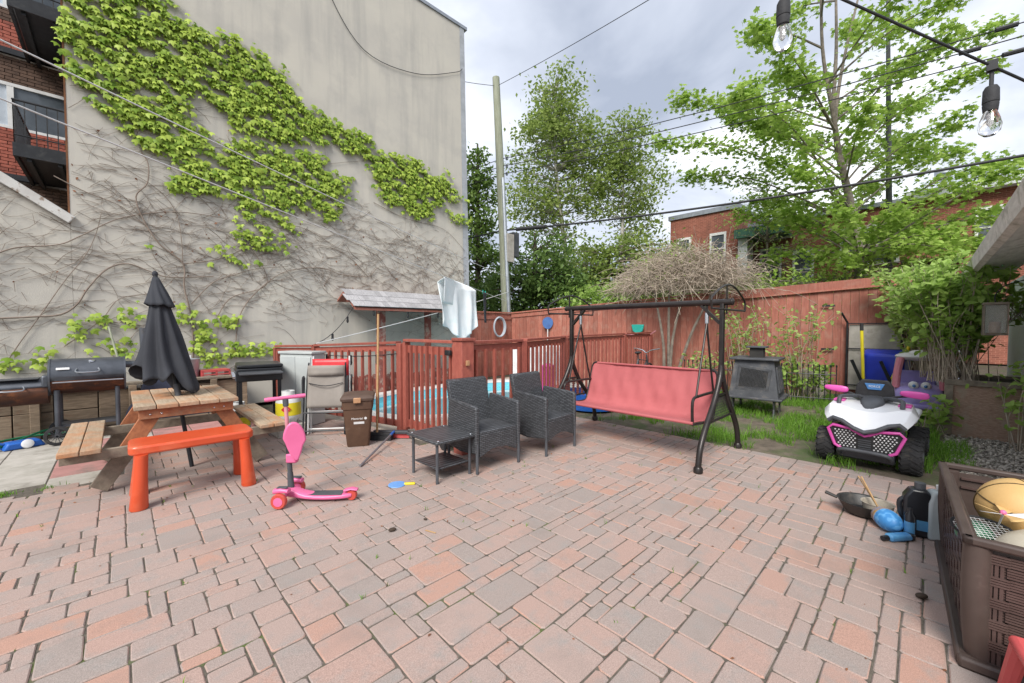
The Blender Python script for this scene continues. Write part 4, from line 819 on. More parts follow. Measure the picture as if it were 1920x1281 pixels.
for i in range(9):
    p = A.lerp(B, (i + .5) / 9) + Vector((-.037, 0, 0)); MB().beam(p + Vector((0, 0, .12)), p + Vector((0, 0, 1.22)), .038, .03, (0, 1, 0)).build('slat', MAT['rail_red'], gt)
for p in (A, B): MB().beam(p + Vector((0, 0, .08)), p + Vector((0, 0, 1.26)), .09, .06, (0, 1, 0)).build('stile', MAT['rail_red'], gt, bevel=.003)
MB().beam(A + Vector((0, 0, 1.285)), B + Vector((0, 0, 1.285)), .11, .035).build('cap_rail', MAT['rail_red'], gt, bevel=.004)
MB().bb(2.72, 2.76, 3.83, 3.93, 1.13, 1.19).build('latch', MAT['black_steel'], gt, bevel=.008)
MB().lathe([(.04, 0), (.075, .004), (.078, .018), (.075, .032), (.04, .036)], 22, (2.70, 3.95, .08), Matrix.Rotation(PI / 2, 3, 'Y')).build('caster', MAT['tyre'], gt)
f2 = thing('pool_railing', 'red wooden railing running behind the wicker chairs and swing', 'railing', (0, 0, 0))
post(f2, (2.84, 3.72), 1.3, .17)
MB().bb(2.74, 2.94, 3.62, 3.82, 1.3, 1.335).build('post_cap', MAT['rail_red'], f2, bevel=.005)
for a, b, za, zb_ in (((2.93, 3.73), (3.93, 3.87), 1.28, 1.28), ((4.03, 3.9), (5.66, 4.5), 1.285, 1.29), ((5.76, 4.54), (8.05, 4.72), 1.295, 1.32), ((8.15, 4.73), (9.72, 4.93), 1.32, 1.33)): rail_run(f2, a, b, za, zb_)
for p in ((3.98, 3.885), (5.71, 4.52), (8.1, 4.725), (9.78, 4.94)): post(f2, p, 1.275, .1)
# padlock and latch on the thick post
MB().bb(2.80, 2.84, 3.60, 3.63, 1.02, 1.08).build('padlock', MAT['latch_tan'], f2, bevel=.004)

# ------------------------------------------------------------------ palisade stakes, bar shelter, wall-side things
ps = thing('stake_edging', 'low palisade of worn red wooden stakes along the far pool edge', 'edging', (0, 0, 0))
x = 2.55; i = 0
while x < 6.9:
    wd = random.uniform(.075, .1); hh = .42 + random.uniform(-.05, .04)
    MB().prism([(x, -.05), (x + wd - .012, -.05), (x + wd - .012, hh - .02), (x + wd / 2, hh), (x, hh - .02)], 8.66 + random.uniform(-.006, .006), 8.69, 'y').build('stake', MAT['stake_wood'], ps); x += wd
sh = thing('bar_shelter', 'narrow shingled roof on two posts against the grey wall behind the pool', 'shelter', (0, 0, 0))
RX0, RX1 = 3.38, 6.35; ry0, rz0, ry1, rz1 = 8.02, 1.89, 8.62, 2.26
MB().prism([(ry0 + .02, rz0 - .03), (ry1, rz1 - .03), (8.95, rz1 - .2), (8.95, rz1 - .24), (ry1, rz1 - .075), (ry0 + .02, rz0 - .075)], RX0 + .03, RX1 - .03, 'x').build('roof_deck', MAT['red_stain'], sh, smooth=0)
sl_ = math.atan2(rz1 - rz0, ry1 - ry0); k = 0
for r_ in range(3):
    x = RX0 - (r_ % 2) * .06
    while x < RX1:
        wd = random.uniform(.09, .16); t0 = r_ / 3 - .02; t1 = t0 + .4
        q0 = Vector((0, ry0 + (ry1 - ry0) * t0, rz0 + (rz1 - rz0) * t0 + .006 + .006)); q1 = Vector((0, ry0 + (ry1 - ry0) * t1, rz0 + (rz1 - rz0) * t1 - .004 + .006))
        o = MB().beam(q0, q1, wd - .004, .012).build('shingle', MAT['shingle'], sh); o.location = (x + wd / 2, 0, random.uniform(0, .003)); x += wd
for x, s in ((4.15, .17), (5.35, .12)): MB().bb(x - s / 2, x + s / 2, 8.36, 8.48, -.02, 2.02).build('post', MAT['stake_wood'], sh, bevel=.006)
MB().bb(RX0 + .05, RX1 - .05, 8.34, 8.5, 2.0, 2.06).build('beam', MAT['red_stain'], sh)
# ------------------------------------------------------------------ porch swing
sw = thing('porch_swing', 'brown steel porch swing with red fabric seat at the lawn edge', 'swing', (4.71, 2.57, 0))
for s in (-1, 1):
    y = s * 1.02
    MB().bb(-.03, .03, y - .022, y + .022, .86, 1.74).build('post', MAT['swing_steel'], sw, bevel=.008)
    for dx in (-1, 1):
        MB().tube(smooth_path([(dx * .0, y, 1.05), (dx * .045, y, .9), (dx * .2, y, .66), (dx * .42, y, .43), (dx * .55, y, .26), (dx * .6, y, .1), (dx * .605, y, .03)], 5), .03, 12).build('leg', MAT['swing_steel'], sw)
        MB().lathe([(.036, 0), (.044, .01), (.044, .05), (.034, .065)], 16, (dx * .605, y, 0)).build('foot', MAT['swing_steel'], sw)
    MB().tube([(-.37, y, .46), (.37, y, .46)], .014, 8).tube([(-.14, y, .72), (.14, y, .72)], .014, 8).build('side_brace', MAT['swing_steel'], sw)
    g = MB()
    for i in range(19): x = -.3 + i * .0333; g.beam((x, y, .465), (x * .42, y, .72), .004, .004)
    for i in range(1, 9): z = .46 + i * .029; k = .33 * (1 - (z - .46) / .26 * .58); g.beam((-k, y + .005, z), (k, y + .005, z), .004, .004)
    tag(g.build('side_mesh', MAT['mesh_dark'], sw, smooth=0), kind='stuff')
    # canopy bracket: flat bottom rod and arched rod across the crossbar end
    arc = [(-.46, y + s * .05, 1.65), (-.47, y + s * .05, 1.73)] + [(-.44 + 1.02 * i / 12, y + s * .05, 1.77 + .15 * math.sin(PI * i / 12)) for i in range(13)] + [(.61, y + s * .05, 1.73), (.6, y + s * .05, 1.65)]
    MB().tube(arc, .011, 8, closed=True).build('canopy_bracket', MAT['swing_steel'], sw)
    MB().bb(-.012, .012, y + s * .038, y + s * .05, 1.6, 1.92).build('bracket_upright', MAT['swing_steel'], sw)
    MB().beam((0, y - s * .02, 1.5), (0, y - s * .22, 1.7), .03, .045, (1, 0, 0)).build('gusset', MAT['swing_steel'], sw)
    yh = s * .86
    MB().tube([(0, yh, 1.7), (0, yh, 1.62)], .012, 8).build('hanger', MAT['swing_steel'], sw)
    MB().tube([(0, yh, 1.62), (0, yh, 1.5)], [.022, .022], 10).build('spring', MAT['chrome'], sw)
    MB().tube([(0, yh, 1.5), (-.18, yh, .98), (-.27, yh, .70)], .012, 8).build('hanger_rod', MAT['swing_steel'], sw)
    MB().tube([(0, yh, 1.5), (.14, yh, 1.0), (.24, yh, .70)], .012, 8).build('hanger_rod', MAT['swing_steel'], sw)
    MB().tube(smooth_path([(-.36, yh, .42), (-.37, yh, .62), (-.33, yh, .695), (-.2, yh, .705), (.12, yh, .705), (.26, yh, .70)], 4), .016, 10).build('armrest', MAT['swing_steel'], sw)
    MB().tube(smooth_path([(-.4, s * .88, .43), (.1, s * .88, .395), (.2, s * .88, .47), (.3, s * .88, .8), (.33, s * .86, .92), (.34, s * .8, .945)], 4), .016, 10).build('seat_side', MAT['swing_steel'], sw)
MB().tube([(0, -1.12, 1.73), (0, 1.12, 1.73)], .034, 16).build('crossbar', MAT['swing_steel'], sw)
for y in (-1.12, 1.12): MB().ell((0, y, 1.73), (.038, .02, .038), 12, 8).build('end_cap', MAT['swing_steel'], sw)
prof = smooth_path([(-.40, 0, .445), (-.2, 0, .43), (.02, 0, .40), (.14, 0, .415), (.2, 0, .5), (.25, 0, .66), (.30, 0, .82), (.335, 0, .93)], 5)
def sling(u, v):
    i = v * (len(prof) - 1); k = min(int(i), len(prof) - 2); p = prof[k].lerp(prof[k + 1], i - k); y = -.865 + 1.73 * u
    sagv = math.sin(PI * u) * .02; wr = .0045 * math.sin(u * 46 + 3 * math.sin(v * 5)) * (max(0, 1.3 - abs(v - .72) * 3) if v > .4 else .2) + .006 * math.sin(u * 13 + v * 5) + .002 * math.sin(u * 83 + 5 * v)
    return (p.x + wr + (sagv if v > .4 else 0), y, p.z - sagv * (v < .6))
MB().grid(sling, 90, 40).build('fabric_seat', MAT['fabric_red'], sw, smooth=80, solid=.006)
MB().tube([(-.4, -.88, .44), (-.4, .88, .44)], .016, 10).tube([(.338, -.84, .94), (.338, .84, .94)], .014, 10).build('seat_bar', MAT['fabric_red'], sw)

# ------------------------------------------------------------------ wicker chairs and side table
def wicker_chair(name, label, loc, rz):
    t = thing(name, label, 'chair', loc, rz, 'black wicker armchairs')
    W2, D = .275, .56
    sp = [(0, .20), (0, .655), (.03, .67), (D - .06, .70), (D - .02, .2), (.28, .17)]
    for s in (-1, 1):
        MB().prism([(y, z) for y, z in sp], s * W2 - .024, s * W2 + .024, 'x').build('arm_panel', MAT['wicker'], t, bevel=.016, seg=3, smooth=45)
    MB().prism([(-.245, .385), (.245, .385), (.245, .16), (.2, .175), (.1, .215), (0, .228), (-.1, .215), (-.2, .175), (-.245, .16)], .005, .035, 'y').build('front_skirt', MAT['wicker'], t, bevel=.006)
    MB().bb(-.25, .25, .01, .5, .37, .415).build('seat', MAT['wicker'], t, bevel=.016, seg=3)
    MB().prism([(.44, .36), (.49, .36), (.615, .87), (.60, .89), (.555, .87)], -.262, .262, 'x').build('backrest', MAT['wicker'], t, bevel=.014, seg=3, smooth=45)
    for s in (-1, 1):
        MB().cyl((s * W2, .012, 0), (s * W2, .012, .3), .016, n=10).build('leg', MAT['dark_grey'], t); MB().cyl((s * W2, D - .02, 0), (s * W2, D - .05, .3), .016, n=10).build('leg', MAT['dark_grey'], t)
    return t
wicker_chair('wicker_chair', 'black wicker armchair right beside the small wicker table', (2.78, 3.04, 0), R(-3))
wicker_chair('wicker_chair', 'black wicker armchair between the other wicker chair and the swing', (3.69, 2.95, 0), R(2))
stb = thing('side_table', 'small square black wicker table with lower shelf beside the armchair', 'table', (2.27, 3.34, 0), R(0))
MB().bb(-.235, .235, -.27, .27, .375, .405).build('table_top', MAT['wicker'], stb, bevel=.012, seg=3)
MB().bb(-.18, .18, -.2, .2, .12, .135).build('shelf', MAT['wicker'], stb, bevel=.004)
for sx in (-1, 1):
    for sy in (-1, 1):
        MB().cyl((sx * .19, sy * .21, 0), (sx * .19, sy * .21, .376), .0145, n=10).build('leg', MAT['dark_grey'], stb)
        MB().lathe([(.012, 0), (.01, .006)], 10, (sx * .19, sy * .23, .4045)).build('cap', MAT['chrome'], stb)
pd = thing('table_tennis_paddle', 'blue paddle with yellow handle lying on the paving', 'paddle', (1.8, 3.37, .001), R(-38))
MB().lathe([(.075, 0), (.078, .004), (.075, .009)], 28).build('blade', MAT['paddle_blue'], pd); MB().box((.115, 0, .009), (.1, .03, .018)).build('handle', MAT['yellow'], pd, bevel=.006)

# ------------------------------------------------------------------ chiminea fire pit and iron edging
fp = thing('fire_pit', 'grey steel box fire pit with chimney and mesh door on the lawn', 'fire pit', (7.9, 2.02, -.02), R(5))
for x in (-.3, .3):
    for y in (-.3, .3): MB().prism([(-.08, 0), (.08, 0), (.04, .14), (.10, .3), (-.10, .3), (-.04, .14)], y - .01, y + .01, 'y').build('leg', MAT['iron'], fp).location = (x, 0, 0)
MB().bb(-.42, .42, -.42, .42, .28, .32).build('base_tray', MAT['iron'], fp, bevel=.01)
m = MB(); b0, b1, t0, t1 = .32, .93, .36, .285
m.add([(-t0, -t0, b0), (t0, -t0, b0), (t0, t0, b0), (-t0, t0, b0), (-t1, -t1, b1), (t1, -t1, b1), (t1, t1, b1), (-t1, t1, b1)], [(0, 1, 2, 3), (4, 5, 6, 7), (0, 1, 5, 4), (1, 2, 6, 5), (2, 3, 7, 6), (3, 0, 4, 7)]); m.build('body', MAT['iron'], fp)
MB().bb(-.36, .36, -.36, .36, .93, .965).build('lid', MAT['iron'], fp, bevel=.008)
MB().bb(-.1, .1, -.1, .1, .965, 1.13).build('chimney', MAT['mesh_dark'], fp); MB().bb(-.15, .15, -.15, .15, 1.13, 1.155).build('chimney_cap', MAT['iron'], fp, bevel=.005)
for sd_, ang in (('door', -90), ('side_screen', 0)):   # openings framed proud of the sloping sides, with wire mesh
    q = bpy.data.objects.new('tmp', None)
    o = MB().bb(-.2, .2, -.004, .004, -.17, .17).build(sd_, MAT['mesh_dark'], fp)
    fo = MB().bb(-.24, .24, -.012, .012, .17, .215).bb(-.24, .24, -.012, .012, -.215, -.17).bb(-.24, -.2, -.012, .012, -.17, .17).bb(.2, .24, -.012, .012, -.17, .17).build('frame', MAT['iron'], o, bevel=.004)
    g = MB()
    for i in range(21): g.box((-.2 + i * .02, -.01, 0), (.0035, .0035, .34))
    for i in range(18): g.box((0, -.011, -.17 + i * .02), (.4, .0035, .0035))
    tag(g.build('wire_mesh', MAT['iron'], o, smooth=0), kind='stuff')
    if ang: o.location = (-.336, 0, .61); o.rotation_euler = (0, R(7), R(-90))
    else: o.location = (0, -.336, .61); o.rotation_euler = (R(-7), 0, 0)
    bpy.data.objects.remove(q)
ie = thing('iron_edging', 'low black wrought-iron edging fence beside the fire pit', 'edging', (0, 0, -.02))
for i in range(32):
    t = i / 31; x, y = 9.05 + t * .6, 3.75 - t * 2.6
    MB().cyl((x, y, 0), (x, y, .72), .008, n=6).ell((x, y, .745), (.016, .016, .03), 6, 4).build('picket', MAT['black_steel'], ie)
for z in (.12, .58): MB().tube([(9.05, 3.75, z), (9.65, 1.15, z)], .009, 6).build('rail', MAT['black_steel'], ie)

# ------------------------------------------------------------------ ride-on quad
atv = thing('ride_on_quad', 'white and pink ride-on toy quad parked at the lawn edge', 'toy quad', (5.66, .40, -.015), R(-3))
def knobby(r, wd):
    m = MB(); m.lathe([(r * .45, -wd / 2), (r * .86, -wd / 2), (r * .95, -wd * .4), (r * .97, 0), (r * .95, wd * .4), (r * .86, wd / 2), (r * .45, wd / 2)], 32, (0, 0, 0), Matrix.Rotation(PI / 2, 3, 'X'))
    for i in range(18):
        for s in (-1, 1):
            a = 2 * PI * (i + (.5 if s > 0 else 0)) / 18
            rot = Matrix.Rotation(-a, 3, 'Y') @ Matrix.Rotation(s * .5, 3, 'X')
            m.box(Matrix.Rotation(-a, 3, 'Y') @ Vector((r * .955, s * wd * .2, 0)), (r * .09, wd * .48, r * .15), rot @ Matrix.Identity(3))
            m.box(Matrix.Rotation(-a, 3, 'Y') @ Vector((r * .89, s * wd * .47, 0)), (r * .12, wd * .1, r * .13), Matrix.Rotation(-a, 3, 'Y'))
    return m.mesh('tyre', MAT['tyre'], 30)
KN = knobby(.18, .16)
for x in (0, .74):
    for s in (-1, 1):
        wq = link('wheel', KN, atv); wq.location = (x, s * .335, .18)
        MB().lathe([(.01, 0), (.06, .0), (.075, -.03), (.08, -.06), (.01, -.062)], 18, (0, s * .085, 0), Matrix.Rotation(-s * PI / 2, 3, 'X')).build('rim', MAT['dark_grey'], wq)
    MB().cyl((x, -.24, .18), (x, .24, .18), .03, n=10).build('axle', MAT['dark_grey'], atv)
# hood shell: sections across, from the lip to the dash
ys = [-.36, -.31, -.22, -.11, 0, .11, .22, .31, .36]
secs_ = [(-.20, .86, [.47, .51, .49, .43, .40, .43, .49, .51, .47]), (-.13, .97, [.52, .555, .535, .485, .46, .485, .535, .555, .52]), (0, 1.04, [.56, .63, .625, .59, .585, .59, .625, .63, .56]), (.16, 1.04, [.54, .645, .655, .62, .63, .62, .655, .645, .54]), (.34, 1, [.54, .66, .68, .65, .65, .65, .68, .66, .54]), (.46, .94, [.5, .63, .65, .62, .62, .62, .65, .63, .5])]
m = MB()
for x, k, zs in secs_: m.v += [(x - .05 * (1 - abs(yy) / .36), yy * k, z) for yy, z in zip(ys, zs)]
m.f = [(i * 9 + j, i * 9 + j + 1, (i + 1) * 9 + j + 1, (i + 1) * 9 + j) for i in range(5) for j in range(8)]
m.build('hood', MAT['atv_white'], atv, smooth=24, solid=.012, bevel=.006)
m = MB(); lip = [(secs_[0][0] - .05 * (1 - abs(yy) / .36) - .004, yy * .83, z) for yy, z in zip(ys, secs_[0][2])]
m.tube(lip, .022, 8); m.build('front_lip', MAT['dark_grey'], atv)
MB().prism([(-.30, .42), (-.2, .46), (0, .38), (.2, .46), (.30, .42), (.22, .18), (-.22, .18)], -.17, -.05, 'x').build('front_body', MAT['jug_black'], atv, bevel=.01)
gp_ = [(-.03, .365), (-.12, .415), (-.26, .43), (-.30, .39), (-.24, .225), (-.19, .195)]
for s in (-1, 1):
    MB().tube([(-.205, s * y, z) for y, z in gp_], .015, 8).build('grille_frame', MAT['hot_pink'], atv)
MB().tube([(-.205, -.03, .365), (-.21, 0, .352), (-.205, .03, .365)], .013, 8).build('grille_frame', MAT['hot_pink'], atv)
gpoly = [(-.29, .39), (-.25, .42), (-.12, .405), (0, .355), (.12, .405), (.25, .42), (.29, .39), (.23, .22), (.18, .19), (-.18, .19), (-.23, .22)]
MB().prism(gpoly, -.195, -.18, 'x').build('grille', MAT['label_black'], atv)
g = MB()
for i in range(-9, 10):
    for j in range(9):
        y = i * .03 + (j % 2) * .015; z = .2 + j * .023
        if inside(y, z, [(a * .9, .3 + (b - .3) * .9) for a, b in gpoly]) and abs(y) > .06: g.box((-.197, y, z), (.004, .012, .012), Matrix.Rotation(R(45), 3, 'X'))
tag(g.build('grille_pattern', MAT['label_white'], atv, smooth=0), kind='stuff')
for i in range(5): MB().bb(-.2, -.194, -.05, .05, .215 + i * .022, .225 + i * .022).build('grille_slat', MAT['dark_grey'], atv)
MB().tube(smooth_path([(-.2, -.2, .14), (-.26, -.19, .19), (-.27, -.1, .205), (-.27, .1, .205), (-.26, .19, .19), (-.2, .2, .14)], 4), .02, 10).build('bumper_bar', MAT['dark_grey'], atv)
MB().bb(-.2, .1, -.23, .23, .1, .2).build('skid_plate', MAT['jug_black'], atv, bevel=.015)
MB().bb(.05, .8, -.16, .16, .18, .42).build('chassis', MAT['jug_black'], atv, bevel=.02)
for s in (-1, 1):
    MB().tube(smooth_path([(.03, s * .25, .545), (.05, s * .255, .66), (.12, s * .24, .705), (.27, s * .13, .70), (.33, s * .07, .68)], 5), .021, 8).build('roll_bar', MAT['dark_grey'], atv)
    MB().bb(.10, .25, s * .265 - .05, s * .265 + .05, .645, .668).build('vent', MAT['hot_pink'], atv, bevel=.006)
    o = loft([(-.12, .018, 0, .03), (-.06, .028, 0, .042), (.06, .03, .01, .034), (.11, .016, .012, .02)]).build('hand_guard', MAT['hot_pink'], atv, smooth=60, sub=1); o.location = (.24, s * .32, .765); o.rotation_euler = (R(8 * s), 0, R(90))
    MB().tube(smooth_path([(.3, 0, .66), (.27, s * .08, .66), (.25, s * .16, .72), (.27, s * .3, .75)], 4), .012, 8).build('handlebar', MAT['grip_black'], atv)
    # rear fender and seat sides
    loft([(.5, .09, .5, .05), (.64, .11, .56, .04), (.8, .11, .55, .04), (.92, .08, .5, .03)]).build('rear_fender', MAT['atv_white'], atv, smooth=60).location = (0, s * .25, -.03)
loft([(.42, .1, .5, .08), (.55, .12, .55, .06), (.72, .13, .56, .06), (.86, .12, .6, .07)]).build('seat', MAT['grip_black'], atv, smooth=60, sub=1)
loft([(-.06, .03, .53, .05), (.06, .07, .59, .05), (.2, .115, .63, .05), (.36, .1, .67, .05)]).build('dash_cowl', MAT['dark_grey'], atv, smooth=60, sub=1).location = (.04, 0, .012)
pl = [(-.17, .70), (-.155, .82), (-.11, .885), (.11, .885), (.155, .82), (.17, .70), (.1, .645), (-.1, .645)]
MB().prism(pl, .36, .40, 'x').build('windshield', MAT['grip_black'], atv, bevel=.015, seg=3)
bd = MB().prism([(-.085, .845), (.085, .845), (.055, .775), (-.055, .775)], .35, .359, 'x').build('badge', MAT['label_blue'], atv, bevel=.003)
text('badge_lettering', 'FORCE', .032, MAT['label_white'], bd, (.349, 0, .812), (R(90), 0, R(-90)))
MB().bb(-.105, -.1, -.004, .004, .43, .5).build('hood_stripe', MAT['teal'], atv)

# ------------------------------------------------------------------ toy coupe behind the quad
tcar = thing('toy_coupe', 'purple and pink ride-in toy coupe behind the toy quad', 'toy car', (9.3, .06, -.02), R(3))
loft([(-.42, .2, .34, .13), (-.36, .29, .36, .18), (-.15, .33, .38, .2), (.15, .34, .36, .2), (.4, .33, .36, .2), (.5, .25, .36, .15)]).build('body', MAT['purple'], tcar, smooth=60, sub=1)
MB().prism([(-.24, .28), (.24, .28), (.24, .2), (-.24, .2)], -.44, -.38, 'x').build('bumper', MAT['purple'], tcar, bevel=.03, seg=3)
for s in (-1, 1):
    MB().tube(smooth_path([(-.24, s * .27, .5), (-.2, s * .255, .75), (-.1, s * .22, .97)], 4), [.05] * 9, 10).build('front_pillar', MAT['toy_pink'], tcar)
    MB().tube([(.36, s * .27, .5), (.26, s * .22, .97)], .05, 10).build('rear_pillar', MAT['toy_white'], tcar)
    MB().ell((-.33, s * .07, .565), (.05, .062, .062), 14, 10).build('eye', MAT['label_white'], tcar)
    MB().ell((-.38, s * .065, .56), (.016, .022, .024), 10, 8).build('pupil', MAT['label_blue'], tcar)
    for x in (-.25, .32): MB().lathe([(.03, -.045), (.105, -.05), (.12, -.03), (.12, .03), (.105, .05), (.03, .045)], 22, (x, s * .3, .12), Matrix.Rotation(PI / 2, 3, 'X')).build('wheel', MAT['toy_white'] if x > 0 else MAT['jug_black'], tcar)
MB().ell((.09, 0, 1.0), (.27, .29, .07), 20, 10).ell((.06, 0, 1.05), (.12, .13, .06), 14, 8).build('roof', MAT['toy_white'], tcar)
MB().ell((-.41, -.02, .42), (.03, .045, .03), 10, 8).build('nose', MAT['toy_pink'], tcar)
MB().bb(.3, .36, -.22, .22, .45, .75).build('seat_back', MAT['purple'], tcar, bevel=.02)

# ------------------------------------------------------------------ wheelbarrow on its nose against the fence, black rack, panel
wb = thing('wheelbarrow', 'blue wheelbarrow tipped up against the fence with yellow handles in the air', 'wheelbarrow', (10.3, .52, -.02), R(-8))
m = MB(); S = []
for k_, (hw, z0_, z1_, x) in enumerate(((.28, .12, .98, -.14), (.33, .05, 1.06, .12))):
    S.append([(x, -hw * .8, z0_), (x, hw * .8, z0_), (x, hw, (z0_ + z1_) / 2), (x, hw, z1_), (x, -hw, z1_), (x, -hw, (z0_ + z1_) / 2)])
m.add(S[0] + S[1], [tuple(range(6))] + [(i, (i + 1) % 6, 6 + (i + 1) % 6, 6 + i) for i in range(6)]); m.build('tray', MAT['blue_plastic'], wb, bevel=.05, seg=3)
for s, tx in ((-1, -.36), (1, .22)): pass
MB().tube([(-.19, .25, .2), (-.22, .30, 1.42)], .026, 8).build('handle', MAT['yellow'], wb)
MB().tube([(-.22, .30, 1.42), (-.222, .303, 1.56)], .029, 8).build('grip', MAT['grip_black'], wb)
MB().tube([(-.19, -.02, .2), (-.22, -.44, 1.36)], .026, 8).build('handle', MAT['yellow'], wb)
MB().tube([(-.22, -.44, 1.36), (-.222, -.49, 1.48)], .029, 8).build('grip', MAT['grip_black'], wb)
MB().lathe([(.05, -.04), (.12, -.045), (.15, 0), (.12, .045), (.05, .04)], 20, (.1, .1, .13), Matrix.Rotation(PI / 2, 3, 'X')).build('wheel', MAT['tyre'], wb)
for s, yy in ((1, .42), (1, .0)): MB().beam((-.3, yy, .86), (-.22, yy - .14, .45), .05, .02, (1, 0, 0)).build('support_leg', MAT['black_steel'], wb)
rk = thing('metal_rack', 'black metal rack frame with beige panel leaning on the fence by the gate', 'rack', (10.72, .72, -.02), R(-12))
for y in (-.42, .42): MB().tube([(-.16, y * 1.12, 1.78), (0, y, 1.58), (0, y, 0)], .02, 8).build('upright', MAT['black_steel'], rk)
for z in (1.56, 1.05, .3): MB().tube([(0, -.42, z), (0, .42, z)], .012, 6).build('crossbar', MAT['black_steel'], rk)
MB().bb(.03, .05, -.4, .4, .2, 1.54).build('panel', MAT['beige_slab'], rk)

# ------------------------------------------------------------------ wooden planter, shed, lantern, stake
pb_ = thing('wooden_planter', 'large weathered plywood planter box with pale top frame by the shed', 'planter', (8.02, -.2, -.02))
MB().bb(.03, 1.1, -.9, -.03, 0, .7).build('box', MAT['plywood'], pb_)
for y in (-.04, -.86): MB().bb(-.01, .07, y - .04, y + .04, 0, .70).build('corner_post', MAT['grey_wood'], pb_, bevel=.004)
for a, b in (((0, -.93), (.09, .0)), ((1.05, -.93), (1.14, 0))): MB().bb(a[0], b[0], a[1], b[1], .702, .775).build('frame_board', MAT['grey_wood'], pb_, bevel=.005)
MB().bb(.092, 1.048, -.09, 0, .702, .772).build('frame_board', MAT['grey_wood'], pb_, bevel=.005)
MB().bb(.1, 1.04, -.88, -.1, .68, .74).build('soil', MAT['soil'], pb_)
shd = thing('garden_shed', 'white shed wall with mossy sloping eave at the right edge', 'shed', (0, 0, 0))
MB().bb(5.2, 11.2, -2.6, -1.02, -.05, 2.25).build('wall', MAT['shed_white'], shd, smooth=0)
MB().prism([(-.45, 2.24), (-.45, 2.38), (-2.7, 3.35), (-2.7, 3.2), (-1.0, 2.44), (-.9, 2.3)], 3.0, 9.85, 'x').build('roof', MAT['eave'], shd, smooth=0)
MB().prism([(-.45, 2.17), (-.40, 2.19), (-.38, 2.33), (-.445, 2.37)], 3.0, 9.88, 'x').build('gutter_board', MAT['eave'], shd, smooth=0)
ln = thing('glass_lantern', 'hanging candle lantern with ribbed glass above the planter', 'lantern', (7.68, -.59, 1.36))
MB().bb(-.09, .09, -.09, .09, .02, .37).build('glass_body', MAT['frost_glass'], ln, bevel=.01)
MB().bb(-.1, .1, -.1, .1, 0, .02).build('base', MAT['grey_wood'], ln); MB().bb(-.105, .105, -.105, .105, .37, .4).build('cap', MAT['grey_wood'], ln, bevel=.008)
for x in (-.093, .093):
    for y in (-.093, .093): MB().bb(x - .006, x + .006, y - .006, y + .006, .02, .37).build('corner_bar', MAT['grey_wood'], ln)
MB().lathe([(.05, .022), (.05, .16), (.01, .17)], 14).build('candle', MAT['amber'], ln)
MB().tube(smooth_path([(0, 0, .4), (.02, 0, .5), (0, -.1, .62), (0, -.42, .70)], 4), .006, 6).build('hook', MAT['black_steel'], ln)
tag(MB().tube([(8.12 + .035 * math.sin(t * .9), -.33 + .02 * math.cos(t * .9), .70 + t * .035) for t in range(26)], .008, 6).build('spiral_stake', MAT['chrome']), 'silver spiral plant stake standing in the planter box', 'plant stake')

# ------------------------------------------------------------------ deck box full of toys, items beside it
dbx = thing('deck_box', 'brown woven-look plastic deck box full of toys at the right edge', 'storage box', (2.57, -.15, 0), R(2.2))
BL, BW, BH = 1.3, .66, .55          # local x along the long side, y towards the shed (negative)
def prof_side(t): return .035 * math.sin(PI * t)        # the walls bow slightly outwards in the middle
MB().bb(.03, BL - .03, -BW + .03, -.03, .03, .05).build('floor', MAT['box_brown'], dbx)
# solid walls
for nm, a, b in (('end_wall', (0.03, -.03), (.03, -BW + .03)), ('end_wall', (BL - .03, -.03), (BL - .03, -BW + .03)), ('side_wall', (.03, -.03), (BL - .03, -.03)), ('side_wall', (.03, -BW + .03), (BL - .03, -BW + .03))):
    MB().beam((*a, BH / 2), (*b, BH / 2), .02, BH - .06).build(nm, MAT['box_brown'], dbx)
for cx_, cy_ in ((0, 0), (BL, 0), (0, -BW), (BL, -BW)):   # rounded corner posts flaring to the top
    m = MB(); k = []
    for i in range(9):
        t = i / 8; off = -.02 + .02 * t + .012 * math.sin(PI * t); sx = -1 if cx_ == 0 else 1; sy = 1 if cy_ == 0 else -1
        k.append((cx_ + sx * off - sx * .03, cy_ + sy * off - sy * .03, t * (BH - .02)))
    m.tube(k, .044, 12); m.build('corner_post', MAT['box_brown'], dbx)
def weave(L, H, place):
    m = MB(); rows = int(H / .046); pitch = .062; cols = int((L - .1) / pitch)
    for r_ in range(rows):
        z0 = .05 + r_ * .046
        for c_ in range(cols):
            x0 = .05 + c_ * pitch; x1 = x0 + pitch
            if (c_ + 2 * (r_ % 2)) % 4 == 0:
                for q in range(4): a = z0 + .004 + q * .0108; m.add(*place(x0, x1, a, a + .0078, .004))
                for q in range(3): xa = x0 + .010 + q * .015; m.add(*place(xa, xa + .0105, z0 - .006, z0 + .050, .012))
            else:
                k = .016 if (c_ + 2 * (r_ % 2)) % 4 == 2 else .011
                for q in range(4): a = z0 + .004 + q * .0108; m.add(*place(x0 - .004, x1 + .004, a, a + .0078, k))
    return m
def pl_end(x0, x1, z0, z1, h):
    b = MB().bb(.02 - h, .02, -x1, -x0, z0, z1); return b.v, b.f
def pl_side(x0, x1, z0, z1, h):
    b = MB().bb(x0, x1, -.02, -.02 + h, z0, z1); return b.v, b.f
tag(weave(BW, BH - .09, pl_end).build('woven_end', MAT['box_weave'], dbx, smooth=0), kind='stuff')
tag(weave(BL, BH - .09, pl_side).build('woven_side', MAT['box_weave'], dbx, smooth=0), kind='stuff')
for a, b in (((-.02, .0), (BL + .02, .0)), ((-.02, -BW), (BL + .02, -BW)), ((0, .02), (0, -BW - .02)), ((BL, .02), (BL, -BW - .02))):
    MB().beam((*a, BH), (*b, BH), .04, .036).build('rim', MAT['box_brown'], dbx, bevel=.01)
